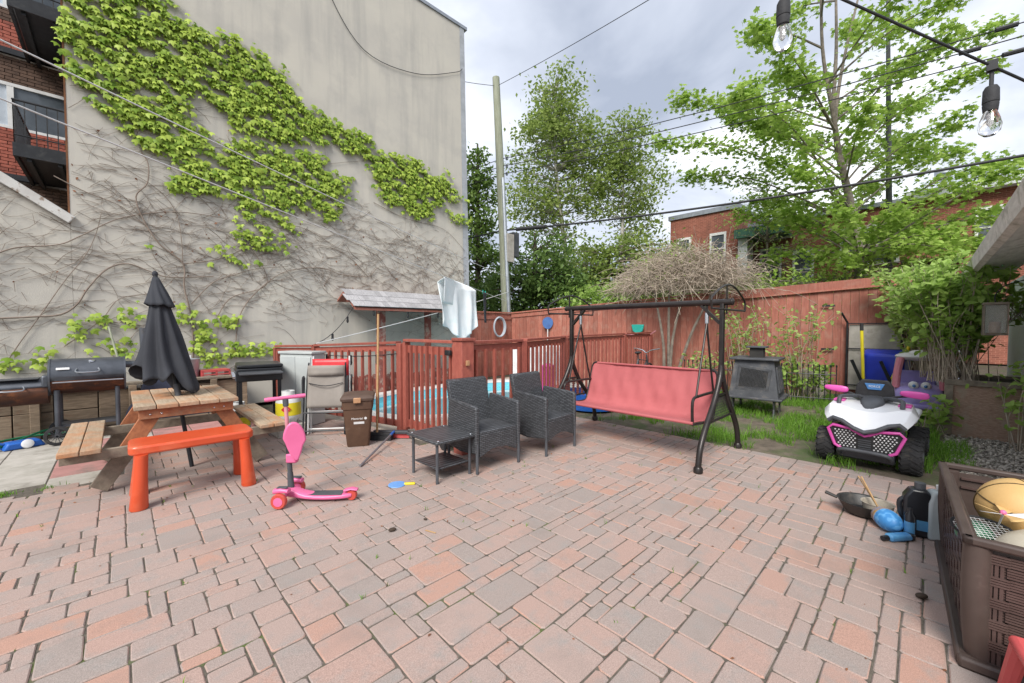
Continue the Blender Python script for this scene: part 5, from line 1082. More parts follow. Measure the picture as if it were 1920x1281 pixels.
MB().beam((0, .02, .02), (0, -BW - .02, .02), .05, .05).build('base_trim', MAT['box_brown'], dbx, bevel=.012); MB().beam((0, 0, .02), (BL, 0, .02), .05, .05).build('base_trim', MAT['box_brown'], dbx, bevel=.012)
for z in (.43, .485): MB().bb(BL - .055, BL - .04, -BW + .08, -.08, z, z + .012).build('inner_rib', MAT['box_weave'], dbx)

def ball(name, label, c, r, mt, seam=None):
    t = thing(name, label, 'ball', c); MB().ell((0, 0, r), r, 28, 18).build('skin', MAT[mt], t)
    if seam:
        for rot in (Matrix.Rotation(R(20), 3, 'X'), Matrix.Rotation(R(90), 3, 'X') @ Matrix.Rotation(R(30), 3, 'Y'), Matrix.Rotation(R(70), 3, 'Y')):
            MB().tube([Vector((0, 0, r)) + rot @ Vector((math.cos(a) * r, math.sin(a) * r, 0)) for a in [2 * PI * i / 40 for i in range(40)]], .0035, 5, closed=True).build('seam', MAT[seam], t)
    return t
ball('basketball', 'yellow ball with dark basketball seams in the deck box', (3.21, -.35, .39), .15, 'ball_yellow', 'ball_seam')
ball('toy_ball', 'green ball wedged under the basketball in the deck box', (3.1, -.2, .33), .07, 'hose_green')
# cream domed lid of a basket, racket, pinwheel
cd = thing('cream_basket', 'cream domed basket filling the near end of the deck box', 'basket', (2.92, -.47, .28))
MB().ell((0, 0, .1), (.24, .24, .17), 28, 14).build('dome', MAT['basket_cream'], cd)
MB().lathe([(.2, 0), (.23, .02), (.24, .1), (.2, .1)], 26).build('body', MAT['basket_cream'], cd)
rkt = thing('badminton_racket', 'dark badminton racket leaning in the deck box', 'racket', (2.98, -.22, .47), R(-70))
MB().tube([(.11 * math.cos(2 * PI * i / 30), .085 * math.sin(2 * PI * i / 30), .03 * math.sin(2 * PI * i / 30)) for i in range(30)], .006, 6, closed=True).build('hoop', MAT['grip_black'], rkt)
MB().tube([(.11, 0, 0), (.3, 0, -.04)], .006, 6).build('shaft', MAT['grip_black'], rkt)
g = MB()
for i in range(-6, 7):
    k = math.sqrt(max(0, 1 - (i * .016 / .11) ** 2)) * .085; g.beam((i * .016, -k, -k * .35), (i * .016, k, k * .35), .0014, .0014)
for i in range(-5, 6):
    y = i * .015; k = math.sqrt(max(0, 1 - (y / .085) ** 2)) * .11; g.beam((-k, y, y * .35), (k, y, y * .35), .0014, .0014)
tag(g.build('strings', MAT['label_white'], rkt, smooth=0), kind='stuff')
pw = thing('pinwheel', 'white and yellow toy pinwheel on top of the toys in the deck box', 'pinwheel', (3.0, -.28, .56), R(40))
for i in range(5):
    a = 2 * PI * i / 5; MB().grid(lambda u, v, a=a: (math.cos(a + v * .7) * .1 * u, math.sin(a + v * .7) * .1 * u * .8, .02 * v * u), 5, 5).build('blade', MAT['label_white'] if i % 2 else MAT['ball_yellow'], pw, smooth=60, solid=.002)
MB().ell((0, 0, .01), .012, 8, 6).build('hub', MAT['pink_plastic'], pw); MB().tube([(0, 0, 0), (.08, -.05, -.12)], .004, 5).build('stick', MAT['label_white'], pw)
bxk = thing('toy_box_tray', 'black plastic toy tray lying among the balls in the deck box', 'tray', (3.0, -.56, .5), R(-10))
MB().bb(-.12, .12, -.09, .09, 0, .02).bb(-.12, .12, -.09, -.08, .02, .05).bb(-.12, .12, .08, .09, .02, .05).bb(-.12, -.11, -.08, .08, .02, .05).bb(.11, .12, -.08, .08, .02, .05).build('tray', MAT['grip_black'], bxk, bevel=.004)

pn = thing('frying_pan', 'deep black pan resting on the paving beside the oil jug', 'pan', (4.12, .30, 0), R(100))
MB().lathe([(.08, 0), (.12, .02), (.165, .1), (.17, .105), (.155, .1), (.11, .03), (.01, .02)], 32).build('bowl', MAT['pan'], pn)
MB().tube([(.165, 0, .095), (.24, 0, .12)], [.012, .014], 8).build('handle', MAT['pan'], pn)
pc = thing('clay_pot', 'stained beige pot with two sticks standing in the black pan', 'pot', (4.07, .22, .03))
MB().lathe([(.075, 0), (.095, .1), (.1, .102), (.09, .1), (.07, .02), (.01, .02)], 28).build('bowl', MAT['pot_clay'], pc)
MB().tube([(0, -.02, .03), (.02, .10, .27)], .006, 6).build('stick', MAT['pine'], pc); MB().tube([(.01, -.02, .03), (.05, .12, .26)], .005, 6).build('stick', MAT['pine'], pc)
jg = thing('oil_jug', 'black motor oil jug with moulded handle beside the blue football', 'jug', (3.98, .0, 0), R(-80))
MB().prism([(-.085, 0), (.085, 0), (.09, .18), (.07, .28), (.03, .33), (-.05, .33), (-.085, .27)], -.05, .05, 'y').build('body', MAT['jug_black'], jg, bevel=.016, seg=3)
MB().cyl((.0, 0, .33), (.0, 0, .37), .03, n=16).build('cap', MAT['dark_grey'], jg)
MB().tube(smooth_path([(-.06, 0, .26), (-.1, 0, .22), (-.095, 0, .14), (-.075, 0, .1)], 4), .016, 8).build('handle', MAT['jug_black'], jg)
MB().bb(-.02, .05, -.0525, -.051, .05, .12).build('label', MAT['bottle_blue'], jg)
j2 = thing('grey_jug', 'pale grey plastic jug between the black oil jug and the deck box', 'jug', (4.0, -.10, 0), R(-60))
MB().prism([(-.08, 0), (.08, 0), (.08, .2), (.05, .3), (-.02, .34), (-.06, .33), (-.08, .25)], -.045, .045, 'y').build('body', MAT['jug_grey'], j2, bevel=.016, seg=3)
MB().cyl((0, 0, .34), (0, 0, .37), .024, n=14).build('cap', MAT['label_white'], j2)
sp = thing('spray_bottle', 'slim black and blue bottle standing by the oil jug', 'bottle', (3.87, .045, 0))
MB().lathe([(.025, 0), (.028, .01), (.028, .15), (.014, .18), (.014, .21)], 18).build('body', MAT['jug_black'], sp); MB().lathe([(.0285, .03), (.0285, .12)], 18).build('label', MAT['bottle_blue'], sp)
tb = thing('blue_tube', 'flat blue and black tube lying on the paving near the football', 'bottle', (3.78, .09, .0), R(-38))
MB().box((0, 0, .025), (.18, .06, .045)).build('body', MAT['bottle_blue'], tb, bevel=.016, seg=3); MB().cyl((-.09, 0, .025), (-.13, 0, .022), .017, n=12).build('cap', MAT['jug_black'], tb); MB().box((.075, 0, .025), (.04, .0615, .046)).build('end_band', MAT['jug_black'], tb, bevel=.01)
fbl = thing('toy_football', 'small blue toy football with gold patch on the paving', 'ball', (3.92, .155, 0), R(30))
MB().ell((0, 0, .072), (.11, .072, .072), 26, 18).build('skin', MAT['football_blue'], fbl)
MB().lathe([(.0725, 0), (.062, .055)], 22, (.03, 0, .072), Matrix.Rotation(PI / 2, 3, 'Y') @ Matrix.Identity(3)).build('patch', MAT['football_gold'], fbl)
wk = thing('wood_offcut', 'raw pine timber offcut propped behind the deck box', 'timber', (4.85, -.85, 0), R(10))
MB().beam((-.35, .25, .05), (.45, -.2, .62), .09, .05).build('beam', MAT['pine'], wk, bevel=.004); MB().beam((-.42, .22, .03), (-.25, .32, .09), .09, .06).build('block', MAT['pine'], wk, bevel=.004)
rc = thing('red_plastic_stool', 'red plastic kids stool at the bottom right corner before the deck box', 'stool', (2.34, -.42, 0), R(8))
MB().bb(-.15, .15, -.15, .15, .22, .26).build('seat', MAT['coral'], rc, bevel=.03, seg=3)
for sx in (-1, 1):
    for sy in (-1, 1): MB().tube([(sx * .12, sy * .12, .23), (sx * .15, sy * .15, 0)], [.03, .024], 10).build('leg', MAT['coral'], rc)
# ------------------------------------------------------------------ tall board fence round the yard
FA, FB = Vector((9.06, 9.3, 0)), Vector((10.9, 1.23, 0)); FD = (FB - FA); FL = FD.length; FD.normalize(); FN = Vector((-FD.y, FD.x, 0))
def ft(s): return 1.93 + .52 * s
fe = thing('board_fence', 'long red-stained board fence behind the pool railing and swing', 'fence', (0, 0, 0))
u = 0.0
while u < FL * .962:
    wd = random.uniform(.128, .146); s = u / FL; p = FA + FD * (u + wd / 2); tp = ft(s) - (.19 if s > .76 else .03) + random.uniform(-.008, .008)
    MB().beam(p + Vector((0, 0, -.05)) + FN * random.uniform(-.006, .006), p + Vector((0, 0, tp)), wd - .005, .022, FN).build('plank', MAT['red_stain'], fe); u += wd
for s0, s1 in ((0, .25), (.25, .5), (.5, .76)):
    a = FA + FD * FL * s0 + Vector((0, 0, ft(s0))); b = FA + FD * FL * s1 + Vector((0, 0, ft(s1))); MB().beam(a, b, .09, .04).build('cap_board', MAT['red_stain'], fe)
    MB().beam(a - Vector((0, 0, .1)) - FN * .03, b - Vector((0, 0, .1)) - FN * .03, .02, .1).build('fascia_board', MAT['red_stain'], fe)
for s0, s1 in ((.76, .94), (.94, 1.14)):
    a = FA + FD * FL * s0 + Vector((0, 0, ft(s0) - .09)); b = FA + FD * FL * s1 + Vector((0, 0, ft(s1) - .09)); MB().beam(a - FN * .03, b - FN * .03, .03, .17).build('fascia_board', MAT['red_stain'], fe)
    dz = Vector((0, 0, .1)); MB().beam(a - FN * .04 - dz, b - FN * .04 - dz, .07, .03).build('ledge_board', MAT['red_stain'], fe)
for s in (.0, .24, .49, .72, .955): p = FA + FD * FL * s + FN * .06; MB().bb(p.x - .05, p.x + .05, p.y - .05, p.y + .05, -.05, ft(s) - .02).build('post', MAT['red_stain'], fe)
gs = FA + FD * FL * .94 - FN * .1; MB().bb(gs.x - .16, gs.x + .18, gs.y - .26, gs.y + .18, -.05, .56).build('concrete_footing', MAT['beige_slab'], fe, bevel=.02)
gte = thing('fence_gate', 'red board gate with black strap hinges at the right end of the fence', 'gate', (0, 0, 0))
for i in range(13):
    p = FA + FD * (FL * .9645 + i * .14 + .07); MB().beam(p + Vector((0, 0, .05)), p + Vector((0, 0, ft(1) - .2)), .135, .024, FN).build('plank', MAT['red_stain'], gte)
for z in (1.0, 1.92):
    p = FA + FD * FL * .958 - FN * .075 + Vector((0, 0, z)); MB().beam(p, p + FD * .22, .012, .04).build('hinge', MAT['black_steel'], gte)
f3 = thing('board_fence', 'short stretch of red board fence between the grey wall and utility pole', 'fence', (0, 0, 0))
x = 7.1
while x < 9.0:
    wd = random.uniform(.128, .146); MB().bb(x, x + wd - .005, 9.32, 9.342, -.05, 1.9 + random.uniform(-.008, .008)).build('plank', MAT['red_stain'], f3); x += wd
MB().bb(7.1, 9.05, 9.28, 9.37, 1.91, 1.95).build('cap_board', MAT['red_stain'], f3); MB().bb(7.1, 9.03, 9.29, 9.318, 1.72, 1.82).build('rail', MAT['red_stain'], f3)

# ------------------------------------------------------------------ things on and behind the railing
def W(d, r, z): return Vector((CF[0] * d + CR[0] * r, CF[1] * d + CR[1] * r, z))
hc = thing('hose_coil', 'coiled grey pool hose hanging on the short fence beside the towel', 'hose', (8.42, 9.24, 1.48))
for k in range(5): MB().tube([((.27 + k * .008 - (k % 2) * .02) * math.cos(2 * PI * i / 36) * .8, -.02 - k * .012, (.29 + .008 * (k % 3)) * math.sin(2 * PI * i / 36)) for i in range(36)], .019, 8, closed=True).build('coil', MAT['hose_grey'], hc)
MB().bb(-.03, .03, -.1, .07, .24, .27).build('hook', MAT['grey_steel'], hc)
sk = thing('pool_skimmer', 'blue pool skimmer net with white pole against the back fence', 'pool net', (0, 0, 0))
p = FA + FD * 1.35 - FN * .1
MB().prism([(.16 * math.cos(2 * PI * i / 20), .2 * math.sin(2 * PI * i / 20) * (1 if math.sin(2 * PI * i / 20) < 0 else .8)) for i in range(20)], -.02, .02, 'y').build('net', MAT['blue_net'], sk).location = p + Vector((0, 0, 1.62))
o = sk.children[0]; o.rotation_euler = (0, 0, R(-55)); MB().tube([p + Vector((0, 0, 1.45)), p + Vector((0, 0, 0))], .014, 6).build('pole', MAT['label_white'], sk)
p = FA + FD * 4.05 - FN * .12
gn = thing('toy_scoop', 'teal plastic scoop stuck on a stick above the back railing', 'toy scoop', p + Vector((0, 0, 1.28)))
MB().prism([(-.18, .26), (.18, .26), (.14, .08), (0, .0), (-.14, .08)], -.03, .03, 'x').build('scoop', MAT['teal'], gn, bevel=.02); MB().tube([(0, .9, .05), (0, .1, -.02), (0, -.3, -.04), (0, -.5, .1)], .016, 6).build('stick', MAT['pale_pink'], gn)
MB().cyl((0, 0, .02), (0, 0, -1.28), .012).build('stake', MAT['grey_steel'], gn)
wbd = thing('pool_lounger', 'white plastic float board standing behind the railing beside the chairs', 'float', W(7.6, .55, 0), R(-40))
MB().bb(-.55, .55, -.03, .03, .35, 1.12).build('board', MAT['label_white'], wbd, bevel=.03, seg=3); MB().bb(-.5, .5, -.028, .028, .02, .35).build('base', MAT['pale_pink'], wbd, bevel=.02)
for i in range(6): MB().bb(-.42 + i * .17, -.39 + i * .17, -.034, -.031, .45, 1.0).build('rib', MAT['hose_grey'], wbd)
pf = thing('pink_float', 'rolled hot pink pool float standing behind the railing', 'float', W(6.9, .62, 0))
MB().lathe([(.1, 0), (.13, .04), (.13, .5), (.11, .75), (.12, .8), (.06, .84)], 18).build('roll', MAT['hot_pink'], pf)
tp = thing('blue_paddling_pool', 'blue plastic paddling pool beyond the railing behind the swing arm', 'paddling pool', W(7.3, 1.45, 0))
MB().lathe([(.42, 0), (.48, .02), (.5, .3), (.47, .3), (.44, .05), (.01, .05)], 30).build('tub', MAT['reel_blue'], tp)
bc = thing('bicycle', 'dark mountain bicycle standing at the railing behind the swing', 'bicycle', (8.35, 4.42, -.02), R(8))
for x in (-.5, .5):
    wl = MB().tube([(x + .31 * math.cos(2 * PI * i / 32), 0, .33 + .31 * math.sin(2 * PI * i / 32)) for i in range(32)], .022, 8, closed=True).build('wheel', MAT['tyre'], bc)
    s = MB()
    for i in range(14): s.cyl((x, 0, .33), (x + .3 * math.cos(2 * PI * i / 14), 0, .33 + .3 * math.sin(2 * PI * i / 14)), .002, n=4)
    s.build('spokes', MAT['chrome'], wl)
MB().tube([(-.5, 0, .33), (-.12, 0, .36), (.34, 0, .72), (-.2, 0, .78), (-.12, 0, .36)], .018, 8).tube([(.5, 0, .33), (.32, 0, .86)], .018, 8).tube([(-.5, 0, .33), (-.2, 0, .78), (-.22, 0, .9)], .014, 8).build('frame', MAT['dark_grey'], bc)
MB().tube(smooth_path([(.34, -.3, 1.0), (.34, -.1, .96), (.32, 0, .9), (.34, .1, .96), (.34, .3, 1.0)], 4), .013, 8).build('handlebar', MAT['chrome'], bc)
MB().ell((-.22, 0, .93), (.13, .06, .03), 12, 8).build('saddle', MAT['grip_black'], bc)

# ------------------------------------------------------------------ utility pole, wires, clotheslines, laundry
up_ = thing('utility_pole', 'tall greenish wooden utility pole with steel conduit behind the fence corner', 'utility pole', (9.33, 9.72, 0))
MB().tube([(0, 0, -.1), (-.16, .13, 4.8), (-.33, .27, 9.62)], [.17, .14, .115], 16).build('pole', MAT['pole_wood'], up_)
MB().tube([(-.2, -.32, 0), (-.28, -.2, 3.2), (-.33, -.06, 6.3)], .055, 10).build('conduit', MAT['galv'], up_)
MB().bb(.0, .26, -.22, .02, 3.8, 4.6).build('box', MAT['dark_grey'], up_, bevel=.01)
MB().bb(-.3, -.02, -.26, -.12, 3.6, 4.5).build('panel', MAT['beige_slab'], up_)
for z in (6.5, 6.75, 7.0): MB().lathe([(.02, -.06), (.045, -.03), (.03, 0), (.045, .03), (.02, .06)], 12, (-.12, -.02, z)).build('insulator', MAT['grey_steel'], up_)
PT = Vector((9.12, 9.9, 0))
def wire(name, label, a, b, s, r, cat='wire'): return tag(MB().tube(sag(a, b, s, 20), r, 6).build(name, MAT['wire']), label, cat)
for k, (z0, z1, lb) in enumerate(((7.0, 7.25, 'topmost of the three parallel power lines crossing the maple tree'), (6.76, 7.0, 'middle one of the three parallel power lines crossing the maple tree'), (6.5, 6.75, 'lowest of the three parallel power lines crossing the maple tree'))):
    t = thing('power_line', lb, 'power line', (0, 0, 0), 0, 'alley power lines')
    P = sag((9.12, 9.85, z0), (13.2, -5.2, z1 + .15), .25, 30); MB().tube(P, .011, 6).build('wire', MAT['wire'], t)
    i = 21 - k % 2; a = P[i].lerp(P[i + 1], .2 + k * .1); b = P[i].lerp(P[i + 1], .75 + k * .1); MB().tube([a, b], .045, 8).build('splice', MAT['wire'], t)
    MB().tube(sag((9.12, 9.85, z0), (5.8, 22, z0 - .2), .25, 14), .011, 6).build('wire', MAT['wire'], t)
t = thing('telephone_cable', 'thick black telephone cable strung from the pole above the fence', 'cable', (0, 0, 0))
P = sag((9.12, 9.8, 4.66), (13.2, -5.2, 4.95), .28, 30); MB().tube(P, .028, 8).build('cable', MAT['wire'], t); MB().tube([P[1], P[3]], .06, 10).build('splice', MAT['wire'], t)
MB().tube(sag((9.12, 9.8, 4.66), (6, 21, 4.5), .2, 12), .024, 6).build('cable', MAT['wire'], t)
wire('service_wire', 'thin service wire from the pole top rising over the yard', (9.02, 9.95, 9.35), (7.2, -1.5, 7.6), .15, .008)
wire('service_wire', 'thin service wire leaving the pole top towards the grey building', (9.02, 9.95, 9.35), (6.9, 10.6, 9.1), .05, .008)
RA = Vector((-1.4, 3.5, 3.26)); RB = Vector((9.05, 9.5, 3.1))
tag(MB().tube(sag(RA, RB, .06, 24), .0055, 6).build('clothesline', MAT['rope']), 'upper white clothesline crossing the ivy wall', 'clothesline')
RC = Vector((-1.4, 3.5, 2.92)); RDd = Vector((9.05, 9.5, 2.3)); R2 = sag(RC, RDd, .0, 24)
tag(MB().tube(R2, .0055, 6).build('clothesline', MAT['rope']), 'lower white clothesline carrying the pale towel', 'clothesline')
tag(MB().tube(sag((2.27, 6.86, 1.2), (9.05, 9.45, 2.62), .05, 16), .008, 6).build('clothesline', MAT['rope']), 'white rope from the railing post rising to the utility pole', 'clothesline')
def on_rope(t): return RC.lerp(RDd, t)
rd = (RDd - RC).normalized(); rn = Vector((-rd.y, rd.x, 0)).normalized()
tw = thing('towel', 'pale blue-white towel hanging on the clothesline above the railing', 'towel', (0, 0, 0))
tc_ = on_rope(.666); 
def towel(u, v):
    a = (u - .5) * 1.3 * (1 - .28 * max(0, v - .5) * (1.2)); p = tc_ + rd * a
    drop = v * (1.3 - .34 * (2 * abs(u - .55)) ** 1.6 + .03 * math.sin(u * 23)); f = .05 * math.sin(u * 17 + v * 2) * min(1, v * 2) + .03 * math.sin(u * 31 + 2) * v + .05 * v
    return p - Vector((0, 0, drop)) - rn * (f + .008 + (u - .5) * .40 * min(1, v * 9))
MB().grid(towel, 44, 36).build('front', MAT['towel'], tw, smooth=80, solid=.006)
MB().grid(lambda u, v: on_rope(.666) + rd * (u - .5) * 1.3 - Vector((0, 0, .55 * v)) + rn * (.01 + .03 * v + .015 * math.sin(u * 12) * v), 24, 12).build('back', MAT['towel'], tw, smooth=80, solid=.006)
dc = thing('dark_cloth', 'dark grey cloth strip pegged to the clothesline beside the towel', 'cloth', (0, 0, 0)); q = on_rope(.815)
MB().grid(lambda u, v: q + rd * (u - .5) * .24 * (1 + .0 * v) + rd * .1 * v - Vector((0, 0, .82 * v)) - rn * (.01 + .03 * v * math.sin(u * 5)), 8, 14).build('cloth', MAT['dark_cloth'], dc, smooth=80, solid=.006)
for s in (-.4, .4): MB().bb(-.008, .008, -.012, .012, -.04, .05).build('peg', MAT['teal'], dc).location = q + rd * s * .24
# string lights: close one overhead, dark festoon on the shelter and railing
stl = thing('string_light', 'black festoon cable with clear hanging bulbs overhead at top right', 'string light', (0, 0, 0))
def dp(d, r, z): return W(d, r, z)
CA, CBb = dp(1.0, .795, 2.245), dp(1.0, 1.272, 2.04)
MB().tube([CA.lerp(CBb, -.3), CA, CBb, CA.lerp(CBb, 1.4)], .003, 8).build('cable', MAT['wire'], stl)
def bulb(p, L):
    MB().tube([p, p - Vector((0, 0, L))], .004, 6).build('drop', MAT['wire'], stl); b = p - Vector((0, 0, L))
    so_ = MB().lathe([(r_ * .78, z_ * .84) for r_, z_ in ((.004, 0), (.013, -.004), (.018, -.014), (.019, -.05), (.0175, -.052), (.0185, -.056), (.0165, -.075))], 18, b).build('socket', MAT['grip_black'], stl)
    MB().lathe([(r_ * .8, z_ * .84) for r_, z_ in ((.012, -.07), (.015, -.078), (.0215, -.098), (.0255, -.116), (.0225, -.133), (.012, -.144), (.0006, -.147))], 40, b).build('bulb', MAT['glass'], stl, smooth=85)
    MB().lathe([(.004, -.07), (.004, -.095), (.001, -.1)], 8, b).build('bulb_stem', MAT['label_white'], stl)
bp_ = CA.lerp(CBb, .778); MB().box(bp_, (.018, .018, .024)).build('clip', MAT['wire'], stl); bulb(bp_, .045)
b2 = dp(1.0, .656, 2.33); MB().tube([b2 + Vector((.0, .4, .25)), b2, b2 + Vector((.05, -.3, .28))], .0055, 6).build('cable', MAT['wire'], stl); bulb(b2, .085)
fs_ = thing('festoon_cable', 'thin dark festoon cable with small bulbs from shelter to railing', 'string light', (0, 0, 0))
P = sag((2.27, 6.95, 1.18), (3.42, 8.1, 1.9), .12, 10); MB().tube(P, .006, 5).build('cable', MAT['wire'], fs_)
P2 = sag((3.42, 8.06, 1.86), (6.2, 8.06, 1.86), .06, 14); MB().tube(P2, .006, 5).build('cable', MAT['wire'], fs_)
for q in (P[4], P[8], P2[2], P2[6], P2[10]): MB().lathe([(.006, 0), (.02, -.01), (.02, -.07), (.024, -.09), (.018, -.12), (.002, -.135)], 10, q).build('bulb', MAT['grip_black'], fs_)
f4 = thing('festoon_cable', 'dark festoon cable with bulbs looped along the railing and gate', 'string light', (0, 0, 0))
P = sag((2.22, 6.9, 1.04), (2.68, 5.0, 1.10), .04, 10) ; MB().tube(P, .006, 5).build('cable', MAT['wire'], f4)
for i in (2, 5, 8): MB().lathe([(.006, .02), (.02, .01), (.02, -.07), (.024, -.09), (.018, -.12), (.002, -.135)], 10, P[i]).build('bulb', MAT['grip_black'], f4)

# ------------------------------------------------------------------ houses beyond the alley
ha = thing('brick_house', 'two-storey red brick house with white arched windows left of the maple', 'house', (0, 0, 0))
MB().bb(24.0, 33, 7.2, 10.9, 0, 7.9).build('wall', MAT['far_brick'], ha, smooth=0)
MB().bb(23.9, 33, 7.1, 11.0, 7.9, 8.15).build('roof', MAT['flash'], ha, smooth=0)
def far_window(par, x, y0, y1, z0, z1, bars=1):
    f = MB().bb(x - .10, x - .0, y0 - .1, y1 + .1, z1, z1 + .14).bb(x - .12, x, y0 - .12, y1 + .12, z0 - .12, z0).bb(x - .10, x, y0 - .1, y0, z0, z1).bb(x - .10, x, y1, y1 + .1, z0, z1)
    for i in range(1, bars + 1): y = y0 + (y1 - y0) * i / (bars + 1); f.bb(x - .09, x, y - .05, y + .05, z0, z1)
    f.bb(x - .085, x, y0, y1, (z0 + z1) / 2 - .03, (z0 + z1) / 2 + .03)
    w_ = f.build('window', MAT['white_paint'], par, smooth=0); MB().bb(x - .05, x - .01, y0, y1, z0, z1).build('pane', MAT['pane'], w_, smooth=0)
far_window(ha, 24.0, 9.75, 10.35, 5.2, 6.6, 0); far_window(ha, 24.0, 7.85, 8.5, 5.1, 6.6, 0)
hb = thing('row_house', 'long red brick row house with white windows behind the maple', 'house', (0, 0, 0))
MB().bb(25.2, 34, -6, 6.9, 0, 7.0).build('wall', MAT['far_brick'], hb, smooth=0)
MB().bb(24.7, 34, -9, .8, 7.0, 7.35).build('roof_fascia', MAT['roof_white'], hb, smooth=0); MB().bb(25.0, 34, .8, 7.0, 7.0, 7.2).build('roof_edge', MAT['flash'], hb, smooth=0)
far_window(hb, 25.2, 1.0, 2.9, 4.5, 6.1, 1); far_window(hb, 25.2, -2.6, -1.4, 4.8, 6.2, 1); far_window(hb, 25.2, 4.1, 4.8, 3.6, 5.3, 0); far_window(hb, 25.2, 5.5, 6.3, 3.6, 5.6, 1)
pr = MB().bb(23.2, 25.2, 4.9, 7.1, 6.15, 6.3).build('porch_roof', MAT['green_tin'], hb, smooth=0); MB().bb(23.1, 23.2, 4.9, 7.1, 6.1, 6.55).build('porch_fascia', MAT['green_tin'], pr, smooth=0)
MB().bb(23.6, 24.6, 6.6, 7.05, 3, 6.15).build('porch_panel', MAT['white_paint'], hb, smooth=0)
for y0, y1, zb in ((-1.0, .8, 4.3), (4.9, 7.0, 3.6)):
    bal = MB().bb(23.7, 25.2, y0, y1, zb - .12, zb).build('balcony', MAT['black_steel'], hb, smooth=0); g = MB().bb(23.7, 23.74, y0, y1, zb + .95, zb + 1.0)
    for i in range(13): g.bb(23.7, 23.73, y0 + (y1 - y0) * i / 12 - .012, y0 + (y1 - y0) * i / 12 + .012, zb, zb + .95)
    g.build('railing', MAT['black_steel'], bal, smooth=0)
MB().cyl((26.5, -.4, 7.3), (26.5, -.4, 8.3), .12).cyl((26.5, -.4, 8.3), (26.5, -.4, 8.45), .3).build('roof_vent', MAT['galv'], hb)
lp = thing('steel_post', 'slim dark steel post rising beside the maple trunk', 'post', W(16, 15.0, 0))
MB().tube([(0, 0, 0), (-.12, .12, 6), (-.35, .35, 15)], [.13, .1, .05], 10).build('shaft', MAT['iron'], lp); MB().cyl((0, 0, 0), (0, 0, .4), .2).build('base', MAT['iron'], lp)

# ------------------------------------------------------------------ trees and shrubs
def limb(m, a, b, r0, r1, bend=.15, n=7, seg=6):
    a = Vector(a); b = Vector(b); L = (b - a).length; mid = a.lerp(b, .5) + Vector((random.uniform(-1, 1), random.uniform(-1, 1), random.uniform(.2, 1))) * L * bend
    P = smooth_path([a, mid, b], n // 2 + 1); k = len(P) - 1; m.tube(P, [r0 + (r1 - r0) * i / k for i in range(k + 1)], seg, cap=False); return P
def tree(name, label, base, trunk, blobs, leaf, size, nclump, per, spread, barkm, shape=(OVAL, OVAL_F), rt=.2, flat=.7, cat='tree', up=0.0, group=None):
    """trunk: points relative to base; blobs: (centre, radii, weight); leaves gathered in clumps at limb ends"""
    t = thing(name, label, cat, base, 0, group); m = MB(); T = smooth_path(trunk, 6); k = len(T) - 1
    m.tube(T, [rt * (1 - .8 * i / k) for i in range(k + 1)], 10); C = []; tot = sum(b[2] for b in blobs); lm = MB()
    for c, r, wgt in blobs:
        for _ in range(int(nclump * wgt / tot)):
            while True:
                q = Vector((random.uniform(-1, 1), random.uniform(-1, 1), random.uniform(-1, 1)))
                if .25 < q.length < 1: break
            p = Vector(c) + Vector((q.x * r[0], q.y * r[1], q.z * r[2]))
            C.append(p); cand = [x for x in T if x.z < p.z - .2 * (p - x).length * .5] or T[:2]; s = min(cand, key=lambda x: (x - p).length)
            if random.random() < .85: limb(lm, s, p, max(.012, rt * .2), .008, .12, 5, 4)
    m.build('trunk', MAT[barkm], t); tag(lm.build('branches', MAT[barkm], t), kind='stuff')
    C = np.array([tuple(c) for c in C]); n = len(C) * per; sg = rng.uniform(.6, 1.3, len(C)) * spread
    pos = np.repeat(C, per, 0) + rng.normal(0, 1, (n, 3)) * np.repeat(sg, per)[:, None] * np.array([1, 1, flat])
    leaf_mesh('crown', pos, rng.normal(0, .6, (n, 3)) + np.array([0, 0, .8]), rng.normal(0, 1, (n, 3)) + np.array([0, 0, -.5 + up]), rng.uniform(.7, 1.3, n) * size, shape[0], shape[1], leaf, t)
    return t
def RW(r, dd=0): return (CR[0] * r + CF[0] * dd, CR[1] * r + CF[1] * dd)
def bl(r, z, rr, rz, w_=1, dd=0): return ((*RW(r, dd), z), (rr, rr, rz), w_)
random.seed(21)
tree('birch_tree', 'tall loose birch with pale stems right of the utility pole', W(24, 3.4, 0), [(0, 0, 0), (.1, .1, 4), (*RW(-.5), 8), (*RW(-.9), 12), (*RW(-.8), 16)], [bl(-.9, 14.5, 1.5, 2.2, 2), bl(-1.6, 11.8, 2.0, 2.2, 2.5), bl(-2.2, 8.6, 1.9, 1.8, 2), bl(.3, 12.2, 1.7, 2.0, 2), bl(-.2, 8.4, 1.8, 2, 1.2), bl(1.4, 10.6, 1.4, 2.2, 1.4)], 'birch', .22, 360, 34, .38, 'birch_bark', rt=.2)
tree('birch_tree', 'slender birch with white stem on the right of the taller birch', W(23.5, 6.3, 0), [(0, 0, 0), (.1, 0, 5), (*RW(.1), 9), (*RW(.1), 13.2)], [bl(.1, 12.0, 1.5, 1.9, 2), bl(1.0, 9.8, 1.5, 2.2, 2), bl(-.6, 9.4, 1.4, 1.8, 1.2), bl(1.0, 7.4, 1.1, 1.3, .7)], 'birch', .21, 200, 32, .37, 'birch_bark', rt=.16)
tree('cedar_tree', 'tall green conifer rising just right of the grey wall', W(19, -1.6, 0), [(0, 0, 0), (0, 0, 5), (0, 0, 10)], [bl(0, 8.6, .6, 1.2, .6), bl(0, 6.6, 1.0, 1.6, 1), bl(.1, 4.2, 1.4, 1.8, 1.5), bl(.2, 2, 1.5, 1.6, 1.5)], 'dark_bush', .2, 190, 40, .28, 'dark_bark', up=-.4)
